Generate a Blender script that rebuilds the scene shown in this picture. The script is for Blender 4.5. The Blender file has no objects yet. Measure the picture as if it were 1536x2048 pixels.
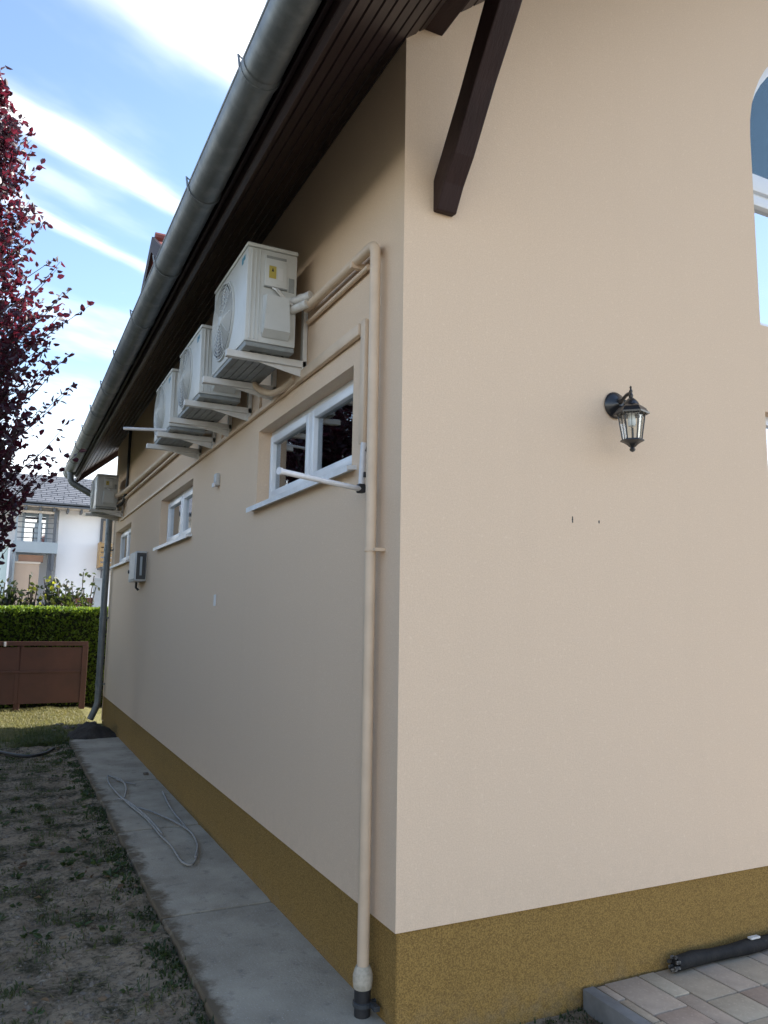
import bpy, bmesh, math, random
import numpy as np
from mathutils import Vector, Matrix, noise
random.seed(7)
R = math.radians
scn = bpy.context.scene
col = scn.collection

# ------------------------------------------------------------------ camera
cam_d = bpy.data.cameras.new('camera')
cam = bpy.data.objects.new('camera', cam_d)
col.objects.link(cam)
def _n(v): return v / np.linalg.norm(v)
F = 1545.0
dY = _n(np.array([4 - 768., 1226 - 1024., F]))
dX = np.array([3985 - 768., 1287 - 1024., F]); dX = _n(dX - dY * dX.dot(dY))
dZ = np.cross(dX, dY)
if dZ[1] > 0: dZ = -dZ
RW = np.stack([dX, dY, dZ])
CAM = Vector((-1.488, -2.890, 1.6))
rt, up, bk = RW @ [1, 0, 0], RW @ [0, -1, 0], RW @ [0, 0, -1]
cam.matrix_world = Matrix(((rt[0], up[0], bk[0], CAM.x), (rt[1], up[1], bk[1], CAM.y), (rt[2], up[2], bk[2], CAM.z), (0, 0, 0, 1)))
cam_d.sensor_fit = 'VERTICAL'; cam_d.sensor_height = 24.0
cam_d.lens = F / 2048 * 24.0
cam_d.clip_start = 0.05; cam_d.clip_end = 2000
scn.camera = cam

# ------------------------------------------------------------------ sky, sun, exposure
SUN = Vector((1.75, 0.20, 1.0)).normalized()
sun_el = math.asin(SUN.z); sun_az = math.atan2(SUN.x, SUN.y)
world = bpy.data.worlds.new('World'); scn.world = world; world.use_nodes = True
wt = world.node_tree; wt.nodes.clear()
def wn(t, **k):
    n = wt.nodes.new(t)
    for a, b in k.items(): setattr(n, a, b)
    return n
WL = wt.links.new
wo = wn('ShaderNodeOutputWorld'); bg = wn('ShaderNodeBackground'); bg.inputs[1].default_value = 0.12
sky = wn('ShaderNodeTexSky', sky_type='NISHITA', sun_disc=False)
sky.sun_elevation = sun_el; sky.sun_rotation = sun_az
sky.air_density = 1.0; sky.dust_density = 0.6; sky.ozone_density = 1.5
tc = wn('ShaderNodeTexCoord')
sep = wn('ShaderNodeSeparateXYZ'); WL(tc.outputs['Generated'], sep.inputs[0])
zc = wn('ShaderNodeMath', operation='MAXIMUM'); WL(sep.outputs[2], zc.inputs[0]); zc.inputs[1].default_value = 0.04
za = wn('ShaderNodeMath', operation='ADD'); WL(zc.outputs[0], za.inputs[0]); za.inputs[1].default_value = 0.08
dx = wn('ShaderNodeMath', operation='DIVIDE'); WL(sep.outputs[0], dx.inputs[0]); WL(za.outputs[0], dx.inputs[1])
dy = wn('ShaderNodeMath', operation='DIVIDE'); WL(sep.outputs[1], dy.inputs[0]); WL(za.outputs[0], dy.inputs[1])
cmb = wn('ShaderNodeCombineXYZ'); WL(dx.outputs[0], cmb.inputs[0]); WL(dy.outputs[0], cmb.inputs[1])
def noise_at(rot, sc, off, scale, detail, rough=0.55, dist=0.0):
    m1 = wn('ShaderNodeMapping'); WL(cmb.outputs[0], m1.inputs[0]); m1.inputs['Rotation'].default_value = (0, 0, R(rot))
    mp = wn('ShaderNodeMapping'); WL(m1.outputs[0], mp.inputs[0]); mp.inputs['Scale'].default_value = sc; mp.inputs['Location'].default_value = off
    nz = wn('ShaderNodeTexNoise'); WL(mp.outputs[0], nz.inputs['Vector'])
    nz.inputs['Scale'].default_value = scale; nz.inputs['Detail'].default_value = detail; nz.inputs['Roughness'].default_value = rough
    nz.inputs['Distortion'].default_value = dist
    return nz.outputs[0], m1
def mth(op, a, b=None, c=None):
    n = wn('ShaderNodeMath', operation=op)
    for i, x in enumerate((a, b, c)):
        if x is None: continue
        if isinstance(x, (int, float)): n.inputs[i].default_value = x
        else: WL(x, n.inputs[i])
    return n.outputs[0]
def sstep(x, lo, hi, o0=0.0, o1=1.0):
    mr = wn('ShaderNodeMapRange', interpolation_type='SMOOTHSTEP'); WL(x, mr.inputs[0])
    mr.inputs[1].default_value = lo; mr.inputs[2].default_value = hi; mr.inputs[3].default_value = o0; mr.inputs[4].default_value = o1
    return mr.outputs[0]
# cirrus: undulating bands across the whole sky, broken up by noise
n1, m1 = noise_at(-27, (0.7, 3.0, 1), (0.4, 0.9, 0), 1.4, 7, 0.6, 0.3)
s1 = wn('ShaderNodeSeparateXYZ'); WL(m1.outputs[0], s1.inputs[0])
wob = mth('MULTIPLY_ADD', n1, 0.16, -0.08)
ss_ = mth('ADD', s1.outputs[1], wob)
def streak(c, w, h):
    d = mth('MULTIPLY', mth('SUBTRACT', ss_, c), 1 / w); return mth('MULTIPLY', mth('POWER', 2.718, mth('MULTIPLY', mth('MULTIPLY', d, d), -1.0)), h)
wave = mth('ADD', mth('ADD', streak(1.255, .055, .31), streak(1.52, .040, .24)), mth('ADD', streak(1.40, .03, .08), streak(0.86, .08, .20)))
n2, _ = noise_at(-27, (0.8, 1.5, 1), (2.2, 0.3, 0), 1.7, 5, 0.50)
CLOUD_A = sstep(mth('ADD', wave, n2), 0.50, 1.12, 0.0, 1.0)
# one heap cloud high on the left, and others of its kind by noise
n3, _ = noise_at(0, (1, 1, 1), (3.1, 1.7, 0), 3.2, 8, 0.6, 0.2)
px_ = mth('MULTIPLY', mth('SUBTRACT', dx.outputs[0], 0.26), 1 / 0.16); py_ = mth('MULTIPLY', mth('SUBTRACT', dy.outputs[0], 1.045), 1 / 0.085)
rr_ = mth('ADD', mth('MULTIPLY', px_, px_), mth('MULTIPLY', py_, py_))
CLOUD_B = sstep(mth('ADD', sstep(rr_, 1.5, 0.0, 0.0, 0.31), n3), 0.64, 0.98)
mx = wn('ShaderNodeMath', operation='MAXIMUM'); WL(CLOUD_A, mx.inputs[0]); WL(CLOUD_B, mx.inputs[1])
# haze bank near the horizon, all round
hz = wn('ShaderNodeMapRange', interpolation_type='SMOOTHSTEP'); WL(sep.outputs[2], hz.inputs[0])
hz.inputs[1].default_value = 0.31; hz.inputs[2].default_value = 0.05; hz.inputs[3].default_value = 0.0; hz.inputs[4].default_value = 0.85
mx2 = wn('ShaderNodeMath', operation='MAXIMUM'); WL(mx.outputs[0], mx2.inputs[0]); WL(hz.outputs[0], mx2.inputs[1])
cs = wn('ShaderNodeMath', operation='MULTIPLY'); WL(mx2.outputs[0], cs.inputs[0]); cs.inputs[1].default_value = 0.95
mixw = wn('ShaderNodeMix', data_type='RGBA'); WL(cs.outputs[0], mixw.inputs[0])
WL(sky.outputs[0], mixw.inputs[6]); mixw.inputs[7].default_value = (8.4, 8.0, 7.4, 1)
WL(mixw.outputs[2], bg.inputs[0]); WL(bg.outputs[0], wo.inputs[0])

sl = bpy.data.lights.new('sun', 'SUN'); sl.energy = 4.0; sl.angle = R(0.53); sl.color = (1.0, 0.95, 0.87)
so = bpy.data.objects.new('sun', sl); col.objects.link(so)
so.rotation_euler = SUN.to_track_quat('Z', 'Y').to_euler(); so.location = (6, 3, 12)

vs = scn.view_settings
vs.view_transform = 'Standard'; vs.look = 'None'; vs.gamma = 1.0; vs.use_curve_mapping = False
vs.exposure = 1.66
scn.render.engine = 'CYCLES'
scn.cycles.max_bounces = 8; scn.cycles.transparent_max_bounces = 16

# ------------------------------------------------------------------ materials
def mat(name, c1, c2=None, scale=4.0, rough=0.7, bump=None, metallic=0.0, detail=6, lo=0.35, hi=0.65, c3=None, s3=40, f3=(0.5, 0.7), spec=0.5, trans=None, coat=0.0, stretch=None, rvar=0.0, speck=None):
    m = bpy.data.materials.new(name); m.use_nodes = True
    nt = m.node_tree; b = nt.nodes['Principled BSDF']; L = nt.links.new
    b.inputs['Roughness'].default_value = rough; b.inputs['Metallic'].default_value = metallic
    b.inputs['Specular IOR Level'].default_value = spec; b.inputs['Coat Weight'].default_value = coat
    t = nt.nodes.new('ShaderNodeTexCoord'); vec = t.outputs['Object']
    if stretch:
        mp = nt.nodes.new('ShaderNodeMapping'); L(vec, mp.inputs[0]); mp.inputs['Scale'].default_value = stretch; vec = mp.outputs[0]
    def nz(s, d=6, r=0.6):
        n = nt.nodes.new('ShaderNodeTexNoise'); L(vec, n.inputs['Vector'])
        n.inputs['Scale'].default_value = s; n.inputs['Detail'].default_value = d; n.inputs['Roughness'].default_value = r
        return n.outputs[0]
    def ramp(src, a, z):
        n = nt.nodes.new('ShaderNodeMapRange'); L(src, n.inputs[0]); n.inputs[1].default_value = a; n.inputs[2].default_value = z
        return n.outputs[0]
    out = None
    if c2 is None: b.inputs['Base Color'].default_value = (*c1, 1)
    else:
        mxn = nt.nodes.new('ShaderNodeMix'); mxn.data_type = 'RGBA'
        L(ramp(nz(scale, detail), lo, hi), mxn.inputs[0]); mxn.inputs[6].default_value = (*c1, 1); mxn.inputs[7].default_value = (*c2, 1)
        out = mxn.outputs[2]
        if c3 is not None:
            m3 = nt.nodes.new('ShaderNodeMix'); m3.data_type = 'RGBA'
            L(ramp(nz(s3, 4), *f3), m3.inputs[0]); L(out, m3.inputs[6]); m3.inputs[7].default_value = (*c3, 1); out = m3.outputs[2]
        if speck:
            m4 = nt.nodes.new('ShaderNodeMix'); m4.data_type = 'RGBA'
            L(ramp(nz(speck[1], 2), *speck[2]), m4.inputs[0]); L(out, m4.inputs[6]); m4.inputs[7].default_value = (*speck[0], 1); out = m4.outputs[2]
        L(out, b.inputs['Base Color'])
    if rvar:
        rr = nt.nodes.new('ShaderNodeMapRange'); L(nz(scale * 2), rr.inputs[0]); rr.inputs[1].default_value = .3; rr.inputs[2].default_value = .7
        rr.inputs[3].default_value = rough - rvar; rr.inputs[4].default_value = rough + rvar; L(rr.outputs[0], b.inputs['Roughness'])
    if bump:
        bn = nt.nodes.new('ShaderNodeBump'); L(nz(bump[0], 5), bn.inputs['Height']); bn.inputs['Strength'].default_value = bump[1]; bn.inputs['Distance'].default_value = bump[2]
        L(bn.outputs[0], b.inputs['Normal'])
    if trans:
        tr = nt.nodes.new('ShaderNodeBsdfTranslucent'); tr.inputs[0].default_value = (*trans[0], 1)
        ms = nt.nodes.new('ShaderNodeMixShader'); ms.inputs[0].default_value = trans[1]
        L(b.outputs[0], ms.inputs[1]); L(tr.outputs[0], ms.inputs[2]); L(ms.outputs[0], nt.nodes['Material Output'].inputs[0])
    return m

def glass(name, tint, refl, rough=0.02, boost=1.0):
    m = bpy.data.materials.new(name); m.use_nodes = True; nt = m.node_tree; nt.nodes.clear(); L = nt.links.new
    o = nt.nodes.new('ShaderNodeOutputMaterial'); t = nt.nodes.new('ShaderNodeBsdfTransparent'); t.inputs[0].default_value = (*tint, 1)
    g = nt.nodes.new('ShaderNodeBsdfGlossy'); g.inputs['Roughness'].default_value = rough; g.inputs[0].default_value = (.95, .97, 1, 1)
    f = nt.nodes.new('ShaderNodeFresnel'); f.inputs[0].default_value = 1.5
    mm = nt.nodes.new('ShaderNodeMath'); mm.operation = 'MULTIPLY_ADD'; L(f.outputs[0], mm.inputs[0]); mm.inputs[1].default_value = boost; mm.inputs[2].default_value = refl; mm.use_clamp = True
    tcn = nt.nodes.new('ShaderNodeTexCoord'); nz = nt.nodes.new('ShaderNodeTexNoise'); L(tcn.outputs['Object'], nz.inputs['Vector']); nz.inputs['Scale'].default_value = 2.0
    bn = nt.nodes.new('ShaderNodeBump'); L(nz.outputs[0], bn.inputs['Height']); bn.inputs['Strength'].default_value = 0.04; bn.inputs['Distance'].default_value = 0.05
    L(bn.outputs[0], g.inputs['Normal'])
    ms = nt.nodes.new('ShaderNodeMixShader'); L(mm.outputs[0], ms.inputs[0]); L(t.outputs[0], ms.inputs[1]); L(g.outputs[0], ms.inputs[2]); L(ms.outputs[0], o.inputs[0])
    return m

M = {}
PZ_ = .368
def wall_material(name, base, dark, light, grain, coarse, splash, streak_amt):
    m = bpy.data.materials.new(name); m.use_nodes = True; nt = m.node_tree; b = nt.nodes['Principled BSDF']; L = nt.links.new
    b.inputs['Roughness'].default_value = .92; b.inputs['Specular IOR Level'].default_value = .2
    t = nt.nodes.new('ShaderNodeTexCoord'); obj = t.outputs['Object']
    def nz(sc, d=4, r=.6, st=None):
        v = obj
        if st:
            mp = nt.nodes.new('ShaderNodeMapping'); L(obj, mp.inputs[0]); mp.inputs['Scale'].default_value = st; v = mp.outputs[0]
        n = nt.nodes.new('ShaderNodeTexNoise'); L(v, n.inputs['Vector']); n.inputs['Scale'].default_value = sc; n.inputs['Detail'].default_value = d; n.inputs['Roughness'].default_value = r; return n.outputs[0]
    def rng(x, a, z, o0=0., o1=1.):
        n = nt.nodes.new('ShaderNodeMapRange'); L(x, n.inputs[0]); n.inputs[1].default_value = a; n.inputs[2].default_value = z; n.inputs[3].default_value = o0; n.inputs[4].default_value = o1; return n.outputs[0]
    def mix(f, a, c):
        n = nt.nodes.new('ShaderNodeMix'); n.data_type = 'RGBA'; L(f, n.inputs[0])
        for i, x in ((6, a), (7, c)):
            if isinstance(x, tuple): n.inputs[i].default_value = (*x, 1)
            else: L(x, n.inputs[i])
        return n.outputs[2]
    def mul(a, c):
        n = nt.nodes.new('ShaderNodeMath'); n.operation = 'MULTIPLY'; L(a, n.inputs[0])
        if isinstance(c, float): n.inputs[1].default_value = c
        else: L(c, n.inputs[1])
        return n.outputs[0]
    c = mix(rng(nz(grain, 2), .40, .60), base, dark)
    c = mix(rng(nz(coarse, 3), .58, .72), c, light)
    c = mix(mul(rng(nz(5, 5, .65, (1, 1, .06)), .52, .80), streak_amt), c, tuple(x * .80 for x in dark))
    sp = nt.nodes.new('ShaderNodeSeparateXYZ'); L(obj, sp.inputs[0])
    c = mix(mul(mul(rng(sp.outputs[2], splash[1], splash[0]), rng(nz(16, 6, .7), .42, .72)), splash[2]), c, (.20, .165, .12))
    L(c, b.inputs['Base Color'])
    bn = nt.nodes.new('ShaderNodeBump'); L(nz(grain * .6, 6, .8), bn.inputs['Height']); bn.inputs['Strength'].default_value = .45; bn.inputs['Distance'].default_value = .004
    b2 = nt.nodes.new('ShaderNodeBump'); L(nz(7, 3, .5), b2.inputs['Height']); b2.inputs['Strength'].default_value = .12; b2.inputs['Distance'].default_value = .02; L(bn.outputs[0], b2.inputs['Normal'])
    L(b2.outputs[0], b.inputs['Normal']); return m
M['render'] = wall_material('cream_render', (.735, .566, .412), (.68, .518, .370), (.76, .598, .445), 170., 60., (PZ_ + .0, PZ_ + .25, .10), .07)
M['plinth_wall'] = wall_material('ochre_plinth_render', (.32, .20, .060), (.175, .104, .032), (.48, .32, .125), 170., 210., (-.10, .12, .5), .25)
M['brown'] = mat('dark_brown_stain', (.026, .0125, .0135), (.018, .009, .010), 3, .42, (60, .15, .002), stretch=(1, .08, 1), spec=.5, rvar=.06)
M['brown2'] = mat('dark_brown_beam', (.036, .018, .017), (.025, .0125, .0125), 14, .6, (90, .6, .004), spec=.3, stretch=(1, .25, .25))
M['zinc'] = mat('weathered_zinc', (.20, .222, .235), (.155, .174, .186), 3, .50, (30, .06, .002), metallic=.55, c3=(.26, .28, .285), s3=9, f3=(.5, .75), rvar=.08)
M['white_pvc'] = mat('white_pvc', (.80, .82, .84), (.74, .77, .80), 6, .32)
M['white_tube'] = mat('white_painted_tube', (.72, .72, .74), (.62, .62, .63), 15, .4)
M['sill'] = mat('white_sill', (.78, .80, .82), (.66, .67, .67), 10, .4)
M['ac_white'] = mat('air_conditioner_enamel', (.56, .575, .56), (.51, .525, .505), 5, .38, c3=(.43, .44, .42), s3=16, f3=(.6, .85))
M['ac_grey'] = mat('galvanised_base', (.30, .32, .31), (.23, .24, .235), 14, .5, metallic=.3)
M['ac_dark'] = mat('fan_recess_dark', (.10, .10, .105), None, rough=.6)
M['fan'] = mat('fan_blade_grey', (.36, .37, .38), None, rough=.5)
M['bracket'] = mat('bracket_white', (.68, .67, .64), (.58, .57, .54), 12, .45)
M['teal'] = mat('logo_teal', (.03, .22, .34), None, rough=.4)
M['yellow'] = mat('sticker_yellow', (.42, .34, .07), None, rough=.4)
M['sticker'] = mat('sticker_pale', (.60, .60, .58), None, rough=.4)
M['black'] = mat('black_plastic', (.016, .016, .018), (.024, .024, .026), 20, .5)
M['roll'] = mat('dirty_black_membrane', (.010, .010, .011), (.022, .021, .020), 18, .75, (50, .6, .006), c3=(.06, .055, .05), s3=30, f3=(.62, .8), spec=.25)
M['fray'] = mat('frayed_dirty_end', (.05, .047, .043), (.30, .28, .25), 60, .9, lo=.5, hi=.62)
M['blackmetal'] = mat('black_painted_metal', (.012, .013, .016), None, rough=.32, coat=.3)
M['pipe'] = mat('cream_painted_pipe', (.68, .525, .375), (.60, .46, .325), 7, .5)
M['collar'] = mat('dirty_cream_sealant', (.56, .50, .40), (.36, .32, .25), 40, .8, (60, .5, .006))
M['lag'] = mat('pale_pipe_lagging', (.66, .65, .62), (.52, .50, .46), 30, .7)
M['greybox'] = mat('grey_box', (.52, .53, .53), (.46, .47, .47), 8, .5)
M['darkbox'] = mat('smoked_panel', (.05, .055, .06), None, rough=.25)
M['glass'] = glass('window_glass', (.55, .60, .60), .03, .015, 1.6)
M['glass3'] = glass('plain_window_glass', (.55, .62, .60), .0, .03, .5)
M['glass2'] = glass('mirrored_window_glass', (.5, .55, .6), .62, .03, 1.0)
M['lampglass'] = glass('lantern_glass', (.97, .98, .97), .0, .02, .35)
M['bulb'] = mat('bulb_white', (.8, .82, .82), None, rough=.3)
M['concrete'] = mat('path_concrete', (.43, .385, .305), (.29, .256, .20), 2.6, .88, (70, .6, .006), c3=(.17, .158, .138), s3=11, f3=(.58, .80), spec=.2, detail=9, speck=((.50, .47, .43), 130, (.63, .70)))
def add_mask_stain(m, colour, build):
    nt = m.node_tree; b = nt.nodes['Principled BSDF']; L = nt.links.new; src = b.inputs['Base Color'].links[0].from_socket
    t = nt.nodes.new('ShaderNodeTexCoord'); sp = nt.nodes.new('ShaderNodeSeparateXYZ'); L(t.outputs['Object'], sp.inputs[0])
    n = nt.nodes.new('ShaderNodeTexNoise'); L(t.outputs['Object'], n.inputs['Vector']); n.inputs['Scale'].default_value = build[3]; n.inputs['Detail'].default_value = 8; n.inputs['Roughness'].default_value = .7
    g = nt.nodes.new('ShaderNodeMapRange'); L(sp.outputs[build[0]], g.inputs[0]); g.inputs[1].default_value = build[1]; g.inputs[2].default_value = build[2]; g.inputs[3].default_value = -.25; g.inputs[4].default_value = .38
    a = nt.nodes.new('ShaderNodeMath'); a.operation = 'ADD'; L(g.outputs[0], a.inputs[0]); L(n.outputs[0], a.inputs[1])
    r = nt.nodes.new('ShaderNodeMapRange'); L(a.outputs[0], r.inputs[0]); r.inputs[1].default_value = .58; r.inputs[2].default_value = .78
    mx_ = nt.nodes.new('ShaderNodeMix'); mx_.data_type = 'RGBA'; L(r.outputs[0], mx_.inputs[0]); L(src, mx_.inputs[6]); mx_.inputs[7].default_value = (*colour, 1); L(mx_.outputs[2], b.inputs['Base Color'])
add_mask_stain(M['concrete'], (.135, .105, .07), (0, -.40, -.62, 7.0))
M['kerb'] = mat('kerb_concrete', (.22, .225, .225), (.16, .165, .165), 9, .85, (110, .35, .003))
M['soil'] = None
M['pav'] = [mat('paver_%d' % i, c, tuple(x * .82 for x in c), 9, .85, (140, .4, .003), c3=tuple(min(1, x * 1.18) for x in c), s3=60, f3=(.55, .75)) for i, c in enumerate([(.42, .345, .255), (.47, .40, .30), (.41, .315, .245), (.38, .335, .265), (.44, .355, .275)])]
M['pavbed'] = mat('joint_sand', (.12, .10, .08), (.08, .07, .055), 40, .95)
M['tile'] = mat('red_roof_tile', (.26, .065, .045), (.19, .05, .04), 6, .7)
M['cable'] = mat('pale_cable', (.34, .33, .305), (.22, .21, .195), 30, .6)
M['rust'] = mat('brown_fence_paint', (.095, .036, .027), (.070, .028, .021), 3, .55, (30, .15, .003))
M['hedge'] = mat('hedge_leaf', (.125, .20, .024), (.065, .115, .017), 3, .55, trans=((.36, .50, .04), .28))
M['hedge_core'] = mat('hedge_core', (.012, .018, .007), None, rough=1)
M['plum'] = mat('plum_leaf', (.034, .015, .027), (.022, .012, .020), 3, .42, trans=((.30, .035, .065), .22))
M['bark'] = mat('bark', (.05, .038, .03), (.03, .024, .02), 30, .9, (30, .6, .01))
M['greenleaf'] = mat('green_leaf', (.035, .062, .015), (.02, .04, .010), 2, .5, trans=((.12, .19, .02), .3))
M['shrubleaf'] = mat('shrub_leaf', (.016, .026, .011), (.030, .022, .015), 2, .5, trans=((.10, .14, .02), .3))
M['yellowleaf'] = mat('yellow_green_leaf', (.28, .27, .03), (.2, .22, .03), 3, .5, trans=((.5, .5, .04), .4))
M['grass'] = mat('grass_blade', (.060, .080, .028), (.038, .055, .020), 2.0, .6, c3=(.12, .11, .055), s3=5, f3=(.5, .7), trans=((.18, .22, .05), .3))
M['drygrass'] = mat('dry_grass_blade', (.17, .15, .07), (.11, .115, .04), 3.0, .6, trans=((.35, .32, .1), .3))
M['weed'] = mat('weed_leaf', (.03, .05, .014), (.022, .034, .012), 4, .6, trans=((.10, .15, .02), .25))
M['weed2'] = mat('broad_weed_leaf', (.045, .075, .022), (.028, .048, .016), 3, .6, trans=((.12, .18, .03), .2))
M['deadleaf'] = mat('dead_leaf', (.17, .12, .07), (.09, .055, .035), 5, .8)
M['clod'] = mat('soil_clod', (.22, .185, .145), (.11, .09, .07), 25, .95, (60, .5, .01))
M['darksoil'] = mat('dug_soil', (.022, .018, .014), (.055, .045, .036), 12, .95, (40, .9, .03))
M['nwall'] = mat('neighbour_white_render', (.86, .86, .87), (.82, .82, .83), 1, .9)
M['nsoffit'] = mat('neighbour_cream_soffit', (.62, .54, .45), None, rough=.8)
M['nroof'] = mat('neighbour_grey_shingle', (.16, .165, .18), (.12, .125, .14), 2, .85)
M['ngrey'] = mat('neighbour_grey_steel', (.36, .41, .44), (.31, .36, .39), 2, .5)
M['ndark'] = mat('neighbour_dark_trim', (.10, .11, .125), None, rough=.5)
M['npanel'] = mat('neighbour_pale_panel', (.42, .50, .56), None, rough=.5)
M['nbrick'] = mat('neighbour_terracotta', (.40, .24, .17), (.34, .20, .14), 2, .85)
M['npeach'] = mat('neighbour_peach', (.52, .40, .31), (.47, .36, .27), 2, .85)
M['nwood'] = mat('neighbour_orange_wood', (.42, .27, .12), (.36, .22, .09), 3, .6)
M['bounce_gravel'] = mat('pale_bounce_gravel', (.42, .40, .36), (.34, .32, .29), 30, .9)  # pale surface for the added ground that bounces sunlight
M['nmint'] = mat('neighbour_mint', (.52, .62, .60), None, rough=.85)
M['nred'] = mat('red_brown_boards', (.17, .055, .03), (.14, .045, .025), 3, .7)
M['npillar'] = mat('grey_pillar', (.45, .47, .48), (.4, .42, .43), 3, .8)
M['nglass'] = glass('neighbour_glass', (.2, .25, .3), .5, .05, 1.0)

# ground
def ground_material():
    m = bpy.data.materials.new('soil_and_grass'); m.use_nodes = True; nt = m.node_tree; b = nt.nodes['Principled BSDF']; L = nt.links.new
    b.inputs['Roughness'].default_value = .95; b.inputs['Specular IOR Level'].default_value = .15
    t = nt.nodes.new('ShaderNodeTexCoord'); v = t.outputs['Object']
    def nz(s, d=6, r=.6):
        n = nt.nodes.new('ShaderNodeTexNoise'); L(v, n.inputs['Vector']); n.inputs['Scale'].default_value = s; n.inputs['Detail'].default_value = d; n.inputs['Roughness'].default_value = r; return n.outputs[0]
    def rng(s, a, z, o0=0, o1=1):
        n = nt.nodes.new('ShaderNodeMapRange'); L(s, n.inputs[0]); n.inputs[1].default_value = a; n.inputs[2].default_value = z; n.inputs[3].default_value = o0; n.inputs[4].default_value = o1; return n.outputs[0]
    def mix(f, a, c):
        n = nt.nodes.new('ShaderNodeMix'); n.data_type = 'RGBA'; L(f, n.inputs[0])
        for i, x in ((6, a), (7, c)):
            if isinstance(x, tuple): n.inputs[i].default_value = (*x, 1)
            else: L(x, n.inputs[i])
        return n.outputs[2]
    soil = mix(rng(nz(3.5), .35, .65), (.39, .31, .215), (.21, .16, .108))
    soil = mix(rng(nz(38, 4), .5, .72), soil, (.085, .067, .05))
    soil = mix(rng(nz(22, 5), .58, .75), soil, (.46, .40, .315))
    soil = mix(rng(nz(4.5, 9, .78), .49, .60), soil, (.050, .048, .026))
    lawn = mix(rng(nz(5), .35, .65), (.15, .145, .055), (.21, .19, .09))
    sp = nt.nodes.new('ShaderNodeSeparateXYZ'); L(v, sp.inputs[0])
    g = nt.nodes.new('ShaderNodeMath'); g.operation = 'ADD'; L(rng(sp.outputs[1], 7.4, 9.0, -.5, .5), g.inputs[0]); L(nz(2.2), g.inputs[1])
    c1 = mix(rng(g.outputs[0], .42, .62), soil, lawn)
    far = nt.nodes.new('ShaderNodeMath'); far.operation = 'ADD'; L(rng(sp.outputs[1], -1.0, -3.0, 0, .6), far.inputs[0]); L(rng(nz(1.5), .3, .7, 0, .4), far.inputs[1])
    c1 = mix(rng(far.outputs[0], .5, .8), c1, (.19, .175, .14))
    L(c1, b.inputs['Base Color'])
    bn = nt.nodes.new('ShaderNodeBump'); L(nz(45, 8, .7), bn.inputs['Height']); bn.inputs['Strength'].default_value = .9; bn.inputs['Distance'].default_value = .025; L(bn.outputs[0], b.inputs['Normal'])
    return m
M['soil'] = ground_material()

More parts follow.
